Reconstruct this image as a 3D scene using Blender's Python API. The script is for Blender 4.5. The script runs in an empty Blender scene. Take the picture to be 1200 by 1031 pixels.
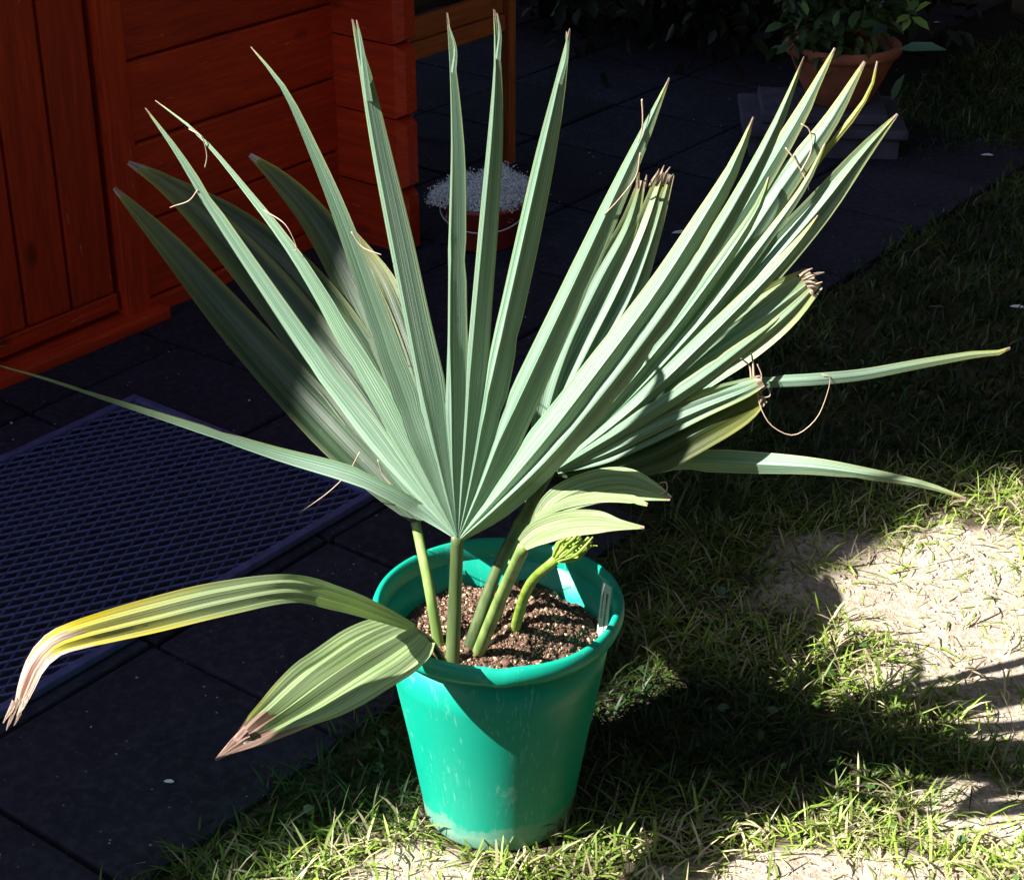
import bpy, bmesh, math, random
import numpy as np
from mathutils import Vector, Matrix
R = math.radians
rnd = random.Random(7)
rng = np.random.default_rng(7)
S = bpy.context.scene
COL = S.collection

# ------------------------------------------------------------------ camera
TH, F, H = R(27.5), 2070.0, 1.5          # pitch, focal length in photo pixels, eye height
cam = bpy.data.cameras.new('camera'); camo = bpy.data.objects.new('camera', cam); COL.objects.link(camo)
camo.location = (0, 0, H); camo.rotation_euler = (R(90) - TH, 0, 0)
cam.sensor_width = 36.0; cam.lens = 36.0 * F / 1200.0
cam.clip_start = 0.05; cam.clip_end = 400
S.camera = camo
# ------------------------------------------------------------------ sky, sun, exposure
SUN_AZ, SUN_EL = 250.5, 42.0              # where the sun stands, clockwise from +Y
w = bpy.data.worlds.new('World'); S.world = w; w.use_nodes = True
nt = w.node_tree; nt.nodes.clear()
sky = nt.nodes.new('ShaderNodeTexSky'); sky.sky_type = 'NISHITA'; sky.sun_disc = False
sky.sun_elevation = R(SUN_EL); sky.sun_rotation = R(SUN_AZ)
bg = nt.nodes.new('ShaderNodeBackground'); bg.inputs[1].default_value = 0.05
wo = nt.nodes.new('ShaderNodeOutputWorld')
nt.links.new(sky.outputs[0], bg.inputs[0]); nt.links.new(bg.outputs[0], wo.inputs[0])
sl = bpy.data.lights.new('sun', 'SUN'); sl.energy = 5.0; sl.angle = R(0.45); sl.color = (1.0, 0.965, 0.90)
so = bpy.data.objects.new('sun', sl); COL.objects.link(so)
sd = Vector((math.sin(R(SUN_AZ)) * math.cos(R(SUN_EL)), math.cos(R(SUN_AZ)) * math.cos(R(SUN_EL)), math.sin(R(SUN_EL))))
so.rotation_euler = sd.to_track_quat('Z', 'Y').to_euler(); so.location = (-6, -5, 9)
S.view_settings.view_transform = 'Standard'; S.view_settings.look = 'None'
S.view_settings.exposure = 1.85; S.view_settings.gamma = 1.0; S.view_settings.use_curve_mapping = False
S.cycles.max_bounces = 6

# ------------------------------------------------------------------ pixel -> direction -> place
def ray(px, py):
    u = (px - 600) / F; v = (515.5 - py) / F; c, s = math.cos(TH), math.sin(TH)
    return Vector((u, c + v * s, -s + v * c))
def at_z(px, py, z):
    d = ray(px, py); k = (z - H) / d.z; return Vector((0, 0, H)) + d * k
def at_y(px, py, y):
    d = ray(px, py); return Vector((0, 0, H)) + d * (y / d.y)
def at_plane(px, py, p0, n):
    d = ray(px, py); o = Vector((0, 0, H)); return o + d * ((p0 - o).dot(n) / d.dot(n))
def px_size(p):                            # metres covered by one photo pixel at p
    c, s = math.cos(TH), math.sin(TH); return (p.y * c - (p.z - H) * s) / F
AZ = R(37.5)                               # direction the shed wall and paving run in
D2 = np.array([math.sin(AZ), math.cos(AZ)]); N2 = np.array([math.cos(AZ), -math.sin(AZ)])
def W(t, n, z=0.0):
    p = t * D2 + n * N2; return Vector((p[0], p[1], z))
DV, NV, ZV = Vector((D2[0], D2[1], 0)), Vector((N2[0], N2[1], 0)), Vector((0, 0, 1))

# ------------------------------------------------------------------ helpers
def tag(o, label=None, cat=None, group=None, kind=None):
    if label: o['label'] = label
    if cat: o['category'] = cat
    if group: o['group'] = group
    if kind: o['kind'] = kind
    return o
def link(name, me, parent=None, mat=None, M=None):
    o = bpy.data.objects.new(name, me); COL.objects.link(o)
    if mat is not None and me is not None and not me.materials: me.materials.append(mat)
    if M is not None: o.matrix_world = M
    if parent is not None:
        o.parent = parent; o.matrix_parent_inverse = WM[parent.name].inverted()
    WM[o.name] = M.copy() if M is not None else Matrix()
    return o
WM = {}
def thing(name, label, cat, loc=(0, 0, 0), group=None):
    o = bpy.data.objects.new(name, None); COL.objects.link(o); o.location = loc
    o.empty_display_size = 0.1; WM[o.name] = Matrix.Translation(Vector(loc))
    return tag(o, label, cat, group)
def mesh(name, vs, fs, smooth=False):
    me = bpy.data.meshes.new(name); me.from_pydata([tuple(v) for v in vs], [], fs); me.update()
    if smooth: me.shade_smooth()
    return me
def np_mesh(name, V, T, nv=3):
    """V (n,3) float, T (m,nv) int."""
    me = bpy.data.meshes.new(name); V = np.asarray(V, np.float32); T = np.asarray(T, np.int32)
    me.vertices.add(len(V)); me.vertices.foreach_set('co', V.ravel())
    me.loops.add(T.size); me.loops.foreach_set('vertex_index', T.ravel())
    me.polygons.add(len(T)); me.polygons.foreach_set('loop_start', np.arange(0, T.size, nv, dtype=np.int32))
    me.update(calc_edges=True); return me
def set_col(me, name, C):
    a = me.color_attributes.new(name, 'FLOAT_COLOR', 'POINT')
    C = np.asarray(C, np.float32)
    if C.shape[1] == 3: C = np.concatenate([C, np.ones((len(C), 1), np.float32)], 1)
    a.data.foreach_set('color', C.ravel())
def box_mesh(name, lx, ly, lz, bev=0.0, seg=1):
    bm = bmesh.new(); bmesh.ops.create_cube(bm, size=1.0)
    for v in bm.verts: v.co = Vector((v.co.x * lx, v.co.y * ly, v.co.z * lz))
    if bev > 0: bmesh.ops.bevel(bm, geom=bm.edges[:], offset=bev, segments=seg, affect='EDGES', profile=0.6)
    me = bpy.data.meshes.new(name); bm.to_mesh(me); bm.free(); return me
def frame(X, Y, Z, loc):
    M = Matrix.Identity(4)
    for i, a in enumerate((X, Y, Z)):
        for j in range(3): M[j][i] = a[j]
    M.translation = loc; return M
def lathe(name, prof, seg=64, wob=None):
    vs, fs = [], []
    for i, (r, z) in enumerate(prof):
        for k in range(seg):
            a = 2 * math.pi * k / seg
            rr, zz = (r, z) if wob is None else wob(r, z, a)
            vs.append((rr * math.cos(a), rr * math.sin(a), zz))
    for i in range(len(prof) - 1):
        for k in range(seg):
            k2 = (k + 1) % seg
            fs.append((i * seg + k, i * seg + k2, (i + 1) * seg + k2, (i + 1) * seg + k))
    return mesh(name, vs, fs, True)
def spline(P, n):
    """Catmull-Rom through points (any dimension), n samples spread by chord length."""
    P = np.asarray(P, float); m = len(P)
    L = np.r_[0, np.cumsum(np.linalg.norm(np.diff(P[:, :3], axis=0), axis=1))]; L /= L[-1]
    Q = np.vstack([2 * P[0] - P[1], P, 2 * P[-1] - P[-2]]); out = []
    for s in np.linspace(0, 1, n):
        i = min(max(np.searchsorted(L, s) - 1, 0), m - 2)
        t = (s - L[i]) / max(L[i + 1] - L[i], 1e-9)
        a, b, c, d = Q[i], Q[i + 1], Q[i + 2], Q[i + 3]
        out.append(.5 * (2 * b + (c - a) * t + (2 * a - 5 * b + 4 * c - d) * t * t + (3 * b - a - 3 * c + d) * t ** 3))
    return np.array(out)
def tube_mesh(name, P, Rr, sides=8, flat=1.0, cap=True):
    P = np.asarray(P, float); n = len(P); vs, fs = [], []
    T = np.gradient(P, axis=0); T /= np.linalg.norm(T, axis=1)[:, None]
    up = np.array([0, -1, .2]) if abs(T[0][1]) < .9 else np.array([1, 0, 0])
    for i in range(n):
        a = np.cross(T[i], up); a /= np.linalg.norm(a); b = np.cross(a, T[i])
        for k in range(sides):
            q = 2 * math.pi * k / sides
            vs.append(P[i] + Rr[i] * (a * math.cos(q) + b * math.sin(q) * flat))
    for i in range(n - 1):
        for k in range(sides):
            k2 = (k + 1) % sides; fs.append((i * sides + k, i * sides + k2, (i + 1) * sides + k2, (i + 1) * sides + k))
    if cap:
        fs.append(tuple(range(sides))[::-1]); fs.append(tuple((n - 1) * sides + k for k in range(sides)))
    return mesh(name, vs, fs, True)
def vnoise(x, y, s, seed=0):
    """cheap value noise on numpy arrays, 0..1"""
    x = np.asarray(x) * s + seed * 17.3; y = np.asarray(y) * s + seed * 9.1
    xi, yi = np.floor(x).astype(int), np.floor(y).astype(int); fx, fy = x - xi, y - yi
    fx = fx * fx * (3 - 2 * fx); fy = fy * fy * (3 - 2 * fy)
    def h(a, b):
        v = np.sin(a * 127.1 + b * 311.7 + seed * 74.7) * 43758.5453; return v - np.floor(v)
    return (h(xi, yi) * (1 - fx) + h(xi + 1, yi) * fx) * (1 - fy) + (h(xi, yi + 1) * (1 - fx) + h(xi + 1, yi + 1) * fx) * fy
def fbm(x, y, s, seed=0):
    return .55 * vnoise(x, y, s, seed) + .3 * vnoise(x, y, s * 2.1, seed + 1) + .15 * vnoise(x, y, s * 4.3, seed + 2)

# ------------------------------------------------------------------ materials
class Mat:
    def __init__(s, name, rough=.7, spec=.4):
        s.m = bpy.data.materials.new(name); s.m.use_nodes = True; s.t = s.m.node_tree
        s.b = s.t.nodes['Principled BSDF']; s.out = s.t.nodes['Material Output']
        s.b.inputs['Roughness'].default_value = rough; s.b.inputs['Specular IOR Level'].default_value = spec
    def n(s, k, **kw):
        x = s.t.nodes.new('ShaderNode' + k)
        for a, v in kw.items(): setattr(x, a, v)
        return x
    def l(s, a, b): s.t.links.new(a, b)
    def coord(s, out='Object', scale=(1, 1, 1), src=None):
        m = s.n('Mapping'); m.inputs['Scale'].default_value = scale
        if src is None: src = s.n('TexCoord').outputs[out]
        s.l(src, m.inputs['Vector']); return m.outputs[0]
    def noise(s, vec, scale, detail=4, rough=.6):
        x = s.n('TexNoise'); x.inputs['Scale'].default_value = scale; x.inputs['Detail'].default_value = detail
        x.inputs['Roughness'].default_value = rough
        if vec is not None: s.l(vec, x.inputs['Vector'])
        return x.outputs[0]
    def ramp(s, f, stops, interp='LINEAR'):
        r = s.n('ValToRGB'); r.color_ramp.interpolation = interp; e = r.color_ramp.elements
        while len(e) < len(stops): e.new(.5)
        for i, (p, c) in enumerate(stops):
            e[i].position = p; e[i].color = (c, c, c, 1) if isinstance(c, (int, float)) else (*c, 1)
        s.l(f, r.inputs[0]); return r.outputs[0]
    def mix(s, f, a, b, mode='MIX'):
        x = s.n('Mix', data_type='RGBA', blend_type=mode)
        for v, i in ((f, 0), (a, 6), (b, 7)):
            if hasattr(v, 'is_linked') or hasattr(v, 'links'): s.l(v, x.inputs[i])
            else: x.inputs[i].default_value = v if i == 0 else (*v, 1)
        return x.outputs[2]
    def math(s, op, a, b=None, c=None):
        x = s.n('Math', operation=op)
        for i, v in enumerate((a, b, c)):
            if v is None: continue
            if hasattr(v, 'links'): s.l(v, x.inputs[i])
            else: x.inputs[i].default_value = v
        return x.outputs[0]
    def base(s, c):
        if hasattr(c, 'links'): s.l(c, s.b.inputs['Base Color'])
        else: s.b.inputs['Base Color'].default_value = (*c, 1)
    def rough(s, c): s.l(c, s.b.inputs['Roughness'])
    def bump(s, h, strength=.3, dist=.01):
        x = s.n('Bump'); x.inputs['Strength'].default_value = strength; x.inputs['Distance'].default_value = dist
        s.l(h, x.inputs['Height']); s.l(x.outputs[0], s.b.inputs['Normal'])
    def translucent(s, col, amt):
        t = s.n('BsdfTranslucent'); mx = s.n('MixShader')
        if hasattr(col, 'links'): s.l(col, t.inputs[0])
        else: t.inputs[0].default_value = (*col, 1)
        mx.inputs[0].default_value = amt; s.l(s.b.outputs[0], mx.inputs[1]); s.l(t.outputs[0], mx.inputs[2])
        s.l(mx.outputs[0], s.out.inputs[0])

def simple(name, col, rough=.7, spec=.4, var=.25, scale=30):
    m = Mat(name, rough, spec); v = m.coord('Object'); f = m.noise(v, scale)
    lo = tuple(c * (1 - var) for c in col); hi = tuple(min(1, c * (1 + var)) for c in col)
    m.base(m.ramp(f, [(.3, lo), (.7, hi)])); m.bump(f, .15, .003); return m.m

def wood_mat(name, col, dark, worn=None):
    m = Mat(name, .55, .35)
    oi = m.n('ObjectInfo'); tc = m.n('TexCoord')
    ad = m.n('VectorMath', operation='ADD'); m.l(tc.outputs['Object'], ad.inputs[0])
    cb = m.n('CombineXYZ'); r10 = m.math('MULTIPLY', oi.outputs['Random'], 37.0)
    m.l(r10, cb.inputs[0]); m.l(r10, cb.inputs[1]); m.l(cb.outputs[0], ad.inputs[1])
    v = m.coord(src=ad.outputs[0], scale=(2.2, 30, 30)); g = m.noise(v, 3.0, 6, .65)
    v2 = m.coord(src=ad.outputs[0], scale=(1, 3, 3)); b = m.noise(v2, 4.0, 3)
    c = m.mix(m.ramp(g, [(.35, 0.0), (.7, 1.0)]), dark, col)
    c = m.mix(m.math('MULTIPLY', m.ramp(b, [(.3, 1.0), (.6, 0.0)]), .45), c, tuple(x * .6 for x in col))
    kn = m.n('TexVoronoi'); kn.inputs['Scale'].default_value = 1.0; m.l(m.coord(src=ad.outputs[0], scale=(4.5, 9, 9)), kn.inputs['Vector'])
    c = m.mix(m.math('MULTIPLY', m.ramp(kn.outputs['Distance'], [(.06, 1.0), (.16, 0.0)]), .8), c, tuple(x * .18 for x in col))
    hv = m.n('HueSaturation'); m.l(c, hv.inputs['Color'])
    m.l(m.math('MULTIPLY_ADD', oi.outputs['Random'], .35, .82), hv.inputs['Value']); c = hv.outputs[0]
    if worn:
        v3 = m.coord(src=ad.outputs[0], scale=(5, 40, 40)); f = m.noise(v3, 4.0, 6, .7)
        k = m.math('MULTIPLY', m.ramp(f, [(.62, 0.0), (.68, 1.0)]), m.ramp(b, [(.5, 0.0), (.62, 1.0)]))
        c = m.mix(k, c, worn)
    m.base(c); m.rough(m.ramp(g, [(.3, .6), (.7, .42)])); m.bump(g, .25, .003); return m.m

M = {}
M['wood'] = wood_mat('red_stained_wood', (.72, .050, .008), (.40, .024, .005), worn=(.85, .28, .10))
M['wood_bench'] = wood_mat('orange_stained_wood', (.62, .17, .04), (.38, .085, .02))
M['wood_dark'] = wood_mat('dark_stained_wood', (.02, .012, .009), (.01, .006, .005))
M['felt'] = simple('roof_felt', (.03, .035, .03), .9)
M['metal'] = simple('galvanised_metal', (.085, .085, .23), .55, .5, .3, 60)
M['bed'] = simple('joint_sand', (.012, .012, .010), .95, .2)
M['terracotta'] = simple('terracotta', (.36, .12, .065), .8, .2, .25, 18)
M['stone'] = simple('plinth_stone', (.075, .068, .095), .85, .2, .3, 22)
M['red_plastic'] = simple('red_plastic', (.30, .035, .025), .45, .5, .12, 8)
M['wire'] = simple('wire', (.6, .6, .6), .35, .6, .05)
M['fluff'] = simple('white_fluff', (.92, .92, .94), .95, .1, .08, 40)
M['tag_white'] = simple('tag_plastic', (.36, .41, .36), .5, .4, .05)
M['print'] = simple('print', (.05, .05, .06), .8, .2, .05)
M['brick'] = simple('house_render', (.30, .26, .22), .9, .2)
M['slate'] = simple('roof_slate', (.08, .08, .09), .8, .3)
M['glass'] = simple('window_glass', (.03, .035, .04), .08, .6, .05)
M['white_paint'] = simple('white_paint', (.7, .7, .68), .5, .4, .05)
M['petal'] = simple('petal', (.75, .75, .78), .8, .2, .05)
M['thread'] = simple('dry_fibre', (.46, .33, .24), .8, .2, .15, 80)
M['stem_dark'] = simple('bark', (.05, .035, .02), .9, .2)

def slab_mat():
    m = Mat('paving_stone', .8, .35); oi = m.n('ObjectInfo'); tc = m.n('TexCoord')
    ad = m.n('VectorMath', operation='ADD'); m.l(tc.outputs['Object'], ad.inputs[0])
    cb = m.n('CombineXYZ'); r = m.math('MULTIPLY', oi.outputs['Random'], 53.0)
    m.l(r, cb.inputs[0]); m.l(r, cb.inputs[2]); m.l(cb.outputs[0], ad.inputs[1])
    a = m.noise(ad.outputs[0], 5, 6, .7); b = m.noise(ad.outputs[0], 60, 5, .7)
    c = m.mix(m.ramp(a, [(.3, 0.0), (.75, 1.0)]), (.006, .0055, .014), (.020, .018, .036))
    c = m.mix(m.math('MULTIPLY', m.ramp(b, [(.45, 0.0), (.75, 1.0)]), .55), c, (.060, .056, .088))
    vo = m.n('TexVoronoi'); vo.inputs['Scale'].default_value = 60; m.l(ad.outputs[0], vo.inputs['Vector'])
    sp = m.math('MULTIPLY', m.ramp(vo.outputs['Distance'], [(.06, 1.0), (.13, 0.0)]), m.ramp(m.noise(ad.outputs[0], 14, 3), [(.54, 0.0), (.62, 1.0)]))
    c = m.mix(sp, c, (.38, .37, .36))
    hv = m.n('HueSaturation'); m.l(c, hv.inputs['Color']); m.l(m.math('MULTIPLY_ADD', oi.outputs['Random'], .5, .72), hv.inputs['Value'])
    m.base(hv.outputs[0]); m.bump(b, .5, .004); return m.m
M['slab'] = slab_mat()

def soil_mat():
    m = Mat('lawn_soil', .95, .15); v = m.coord('Object')
    a = m.noise(v, 6, 5, .6); b = m.noise(v, 90, 5, .7); d = m.noise(v, 25, 4)
    at = m.n('Attribute'); at.attribute_name = 'worn'
    c = m.mix(m.ramp(a, [(.35, 0.0), (.65, 1.0)]), (.36, .30, .245), (.47, .405, .335))
    c = m.mix(m.ramp(b, [(.40, 1.0), (.55, 0.0)]), c, (.28, .22, .165))
    c = m.mix(m.ramp(d, [(.60, 0.0), (.75, 1.0)]), c, (.50, .44, .37))
    hum = m.mix(d, (.035, .026, .018), (.085, .065, .04))
    c = m.mix(m.ramp(m.math('ADD', at.outputs['Fac'], m.math('MULTIPLY', m.math('SUBTRACT', d, .5), .5)), [(.15, 0.0), (.55, 1.0)]), hum, c)
    m.base(c); m.bump(b, .8, .008); return m.m
M['soil'] = soil_mat()

def vcol_mat(name, attr, rough=.6, spec=.3, trans=0.0):
    m = Mat(name, rough, spec); a = m.n('Attribute'); a.attribute_name = attr; m.base(a.outputs['Color'])
    if trans: m.translucent(a.outputs['Color'], trans)
    return m.m
M['grass'] = vcol_mat('grass_blades', 'gc', .5, .35, .35)
M['compost'] = vcol_mat('compost_bits', 'gc', .9, .2)
M['leafy'] = vcol_mat('shrub_leaf', 'gc', .4, .45, .2)

def pot_mat():
    m = Mat('green_plastic', .33, .45); v = m.coord('Object')
    a = m.noise(v, 7, 4); c = m.mix(a, (.002, .30, .205), (.005, .36, .25))
    sx = m.n('SeparateXYZ'); m.l(m.n('TexCoord').outputs['Object'], sx.inputs[0])
    # dried mud creeping up from the ground
    h = m.math('ADD', sx.outputs[2], m.math('MULTIPLY', m.noise(v, 11, 6, .75), -.075))
    mud = m.math('MULTIPLY', m.ramp(h, [(-.034, 1.0), (-.004, 0.0)]), .40)
    mud = m.math('MAXIMUM', mud, m.math('MULTIPLY', m.ramp(m.math('ADD', sx.outputs[2], m.math('MULTIPLY', m.noise(v, 30, 4), -.05)), [(-.030, 1.0), (.004, 0.0)]), .6))
    mud = m.math('MULTIPLY', mud, m.ramp(m.noise(v, 45, 5, .7), [(.30, .25), (.60, 1.0)]))
    c = m.mix(mud, c, (.36, .40, .33))
    # pale scuffs and fine scratches
    sc = m.noise(m.coord('Object', (150, 150, 9)), 1.5, 4, .65)
    zone = m.ramp(m.noise(m.coord('Object', (9, 9, 5)), 1.3, 2), [(.45, 0.0), (.55, 1.0)])
    c = m.mix(m.math('MULTIPLY', m.math('MULTIPLY', m.ramp(sc, [(.58, 0.0), (.63, 1.0)]), zone), .35), c, (.20, .55, .46))
    sm = m.math('MULTIPLY', m.ramp(m.noise(v, 14, 6, .75), [(.60, 0.0), (.72, 1.0)]), .45)
    c = m.mix(sm, c, (.45, .50, .40))
    spl = m.math('MULTIPLY', m.ramp(m.noise(v, 130, 3), [(.66, 0.0), (.70, 1.0)]), m.ramp(m.math('ADD', sx.outputs[2], m.math('MULTIPLY', a, -.12)), [(-.01, 1.0), (.06, 0.0)]))
    c = m.mix(m.math('MULTIPLY', spl, .7), c, (.16, .12, .08))
    m.base(c); m.rough(m.ramp(a, [(.3, .30), (.7, .5)])); m.bump(m.noise(v, 40, 4), .10, .002)
    m.translucent((.01, .5, .33), .12); return m.m
M['pot'] = pot_mat()

def leaf_mat(name, green, pale, yellow):
    """palm blade: fine lengthwise ribs, yellowing and dry parts from the point attribute 'lf'."""
    m = Mat(name, .42, .45); uv = m.n('UVMap'); oi = m.n('ObjectInfo')
    ad = m.n('VectorMath', operation='ADD'); m.l(uv.outputs[0], ad.inputs[0])
    cb = m.n('CombineXYZ'); m.l(m.math('MULTIPLY', oi.outputs['Random'], 31.0), cb.inputs[0]); m.l(cb.outputs[0], ad.inputs[1])
    fine = m.noise(m.coord(src=ad.outputs[0], scale=(34, .7, 1)), 1.0, 3, .6)
    broad = m.noise(m.coord(src=ad.outputs[0], scale=(5, 1.6, 1)), 1.0, 4, .6)
    at = m.n('Attribute'); at.attribute_name = 'lf'; sp = m.n('SeparateColor'); m.l(at.outputs['Color'], sp.inputs[0])
    c = m.mix(m.ramp(broad, [(.3, 0.0), (.7, 1.0)]), green, pale)
    c = m.mix(m.math('MULTIPLY', m.ramp(fine, [(.43, 1.0), (.56, 0.0)]), .8), c, tuple(x * .45 for x in green))
    spot = m.noise(m.coord(src=ad.outputs[0], scale=(14, 30, 1)), 1.0, 3, .6)
    c = m.mix(m.math('MULTIPLY', m.ramp(spot, [(.68, 0.0), (.74, 1.0)]), .55), c, (.30, .27, .14))
    ye = m.math('ADD', sp.outputs[0], m.math('MULTIPLY', m.math('MULTIPLY', m.math('SUBTRACT', broad, .5), 1.2), m.math('MULTIPLY', sp.outputs[0], 1.5)))
    c = m.mix(m.ramp(ye, [(.15, 0.0), (.75, 1.0)]), c, yellow)
    de = m.math('ADD', sp.outputs[1], m.math('MULTIPLY', m.math('SUBTRACT', fine, .5), .7))
    dry = m.mix(m.ramp(m.noise(m.coord(src=ad.outputs[0], scale=(6, 2.5, 1)), 1.0, 4, .65), [(.42, 0.0), (.56, 1.0)]), (.16, .075, .05), (.60, .50, .38))
    dry = m.mix(sp.outputs[2], dry, (.17, .08, .065))
    c = m.mix(m.ramp(de, [(.42, 0.0), (.52, 1.0)]), c, dry)
    hv = m.n('HueSaturation'); m.l(c, hv.inputs['Color']); m.l(m.math('MULTIPLY_ADD', oi.outputs['Random'], .34, .80), hv.inputs['Value']); m.l(m.math('MULTIPLY_ADD', oi.outputs['Random'], -.025, .512), hv.inputs['Hue']); m.l(m.math('MULTIPLY_ADD', m.noise(m.coord(src=ad.outputs[0], scale=(2, 5, 1)), 1.0, 3), .5, .75), hv.inputs['Saturation']); c = hv.outputs[0]
    m.base(c); m.bump(fine, .6, .0018); m.rough(m.ramp(broad, [(.3, .36), (.7, .55)]))
    tc = m.mix(.5, c, (.25, .42, .04), 'MULTIPLY')
    tc = m.mix(.65, c, (.16, .30, .03)); m.translucent(tc, .22); return m.m
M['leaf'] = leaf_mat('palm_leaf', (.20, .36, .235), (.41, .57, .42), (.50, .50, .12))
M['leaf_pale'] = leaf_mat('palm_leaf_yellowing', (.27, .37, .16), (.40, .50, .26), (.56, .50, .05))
M['leaf_dark_shaded'] = leaf_mat('palm_leaf_dark_shaded', (.020, .050, .018), (.048, .092, .040), (.34, .32, .04))  # leaf copy darkened to put house shade on the back frond; also one underside
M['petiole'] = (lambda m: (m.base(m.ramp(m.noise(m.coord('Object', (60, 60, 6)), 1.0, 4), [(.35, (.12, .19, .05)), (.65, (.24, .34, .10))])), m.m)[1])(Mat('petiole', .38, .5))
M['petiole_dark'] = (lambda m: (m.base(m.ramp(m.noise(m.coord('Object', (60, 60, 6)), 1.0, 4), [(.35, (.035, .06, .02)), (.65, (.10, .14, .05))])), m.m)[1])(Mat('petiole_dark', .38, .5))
M['spear'] = (lambda m: (m.base(m.ramp(m.noise(m.coord('Object', (60, 60, 60)), 1.0, 4), [(.35, (.13, .22, .025)), (.65, (.28, .38, .07))])), m.m)[1])(Mat('young_leaf', .4, .4))

# ------------------------------------------------------------------ the ground, the lawn
def edge_n(t):                             # where the paving stops and the lawn begins
    return np.where(np.asarray(t) < 2.22, -1.385, -1.63)
def pave_mask(x, y):
    """> 0 on the lawn (metres from the paving edge), < 0 on the paving"""
    t = x * D2[0] + y * D2[1]; n = x * N2[0] + y * N2[1]
    m = n - edge_n(t)
    return np.maximum(m, t - 4.50 - .9 * (n + 1.63) * (n > -2.2) - 50 * (n < -2.2))
g = mesh('ground', [(-60, -60, -.06), (60, -60, -.06), (60, 60, -.06), (-60, 60, -.06)], [(0, 1, 2, 3)])
M['turf'] = simple('distant_turf', (.045, .07, .022), .95, .1, .4, 3)
tag(link('ground', g, mat=M['turf']), kind='structure')
def bare(x, y):
    """0..1, how worn the lawn is (real bare patches of dry earth)"""
    b = np.zeros_like(np.asarray(x, float))
    for (px, py, rx, ry) in ((1120, 690, .30, .20), (1190, 765, .20, .14), (1190, 850, .10, .08), (1010, 1035, .20, .08), (1180, 960, .12, .10), (880, 1035, .13, .07), (480, 1020, .07, .05), (1075, 790, .09, .06)):
        c = at_z(px, py, 0); dd = ((x - c.x) / rx) ** 2 + ((y - c.y) / ry) ** 2
        b = np.maximum(b, np.clip(1.35 - dd + (fbm(x, y, 9, 3) - .5) * 1.6, 0, 1))
    return b
nx, ny = 300, 380
xs = np.linspace(-1.6, 4.4, nx); ys = np.linspace(.3, 7.9, ny); X, Y = np.meshgrid(xs, ys)
pm = pave_mask(X, Y)
Z = np.where(pm > -.01, (fbm(X, Y, 5, 1) - .5) * .024 * np.clip(pm / .05, 0, 1) - .004, -.045)
ii = (np.arange(ny - 1)[:, None] * nx + np.arange(nx - 1)[None]).ravel()
lawn_me = np_mesh('lawn', np.stack([X.ravel(), Y.ravel(), Z.ravel()], 1), np.stack([ii, ii + 1, ii + nx + 1, ii + nx], 1), 4); lawn_me.shade_smooth()
wb = bare(X.ravel(), Y.ravel())[:, None]; set_col(lawn_me, 'worn', np.repeat(wb, 3, 1))
lawn = tag(link('lawn', lawn_me, mat=M['soil']), kind='structure')
def lawn_z(x, y):
    return (fbm(x, y, 5, 1) - .5) * .024 * np.clip(pave_mask(x, y) / .05, 0, 1) - .004

# ------------------------------------------------------------------ paving slabs
bedv = [W(-1.2, -1.39), W(2.2, -1.39), W(2.2, -1.635), W(4.5, -1.635), W(5.9, -2.2), W(5.9, -5), W(-1.2, -5)]
bed = mesh('paving', [(v.x, v.y, -.012) for v in bedv], [tuple(range(len(bedv)))])
paving = tag(link('paving', bed, mat=M['bed']), kind='structure')
def slab(t0, t1, n0, n1):
    a, b = t1 - t0 - .009, n1 - n0 - .009
    me = box_mesh('slab', a, b, .05, .005, 2)
    o = link('slab', me, paving, M['slab'], Matrix.Translation(W((t0 + t1) / 2, (n0 + n1) / 2, -.019 + rnd.uniform(-.002, .003))) @ frame(DV, -NV, ZV, Vector((0, 0, 0))) @ Matrix.Rotation(rnd.uniform(-.006, .006), 4, 'X') @ Matrix.Rotation(rnd.uniform(-.006, .006), 4, 'Y') @ Matrix.Rotation(rnd.uniform(-.004, .004), 4, 'Z'))
P = .385
for k in range(-3, 5):                      # near block
    t0 = 1.041 + P * (k - 2)
    for (n0, n1) in ((-1.77, -1.385), (-2.155, -1.77), (-2.54, -2.155), (-2.70, -2.54)):
        if t0 > -.6 and t0 < 2.1: slab(t0, t0 + P, n0, n1)
for k in range(0, 10):                      # far block, its rows set over
    t0 = 2.196 + P * k
    for r in range(0, 6):
        n1 = -1.63 - P * r; n0 = n1 - P
        if t0 < 2.8 and n0 < -2.8: continue
        if t0 + P > 4.55 and n1 > -2.2: continue
        slab(t0, t0 + P, n0, n1)

# ------------------------------------------------------------------ garden shed
shed = thing('garden_shed', 'red-brown stained timber shed with plank door and interlocking corner boards', 'shed', W(2.9, -2.7, 0))
def board(parent, name, t0, t1, n_face, z0, z1, th=.03, axis='t', mat=None, bev=.004):
    """plank whose garden face lies at n_face; grain runs along its longest way"""
    ct, cz = (t0 + t1) / 2, (z0 + z1) / 2
    if axis == 't': me = box_mesh(name, t1 - t0, th, z1 - z0, bev, 2); B = frame(DV, -NV, ZV, W(ct, n_face - th / 2, cz))
    elif axis == 'z': me = box_mesh(name, z1 - z0, th, t1 - t0, bev, 2); B = frame(ZV, -NV, -DV, W(ct, n_face - th / 2, cz))
    return link(name, me, parent, mat or M['wood'], B)
NW = -2.70
for k in range(13):                         # front wall boards right of the door
    z0 = .045 + .1685 * (k - 1)
    board(shed, 'wall_board', 2.25, 2.905, NW - .002 * (k % 2), max(z0, .0) + .002, z0 + .1685 - .003, .04, bev=.006)
    board(shed, 'wall_board', .30, 1.22, NW - .002 * (k % 2), max(z0, .0) + .002, z0 + .1685 - .003, .04, bev=.006)
board(shed, 'door_trim', 2.194, 2.258, NW + .012, 0.015, 2.05, .05, 'z')
board(shed, 'door_trim', 1.20, 1.262, NW + .012, 0.015, 2.05, .05, 'z')
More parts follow.
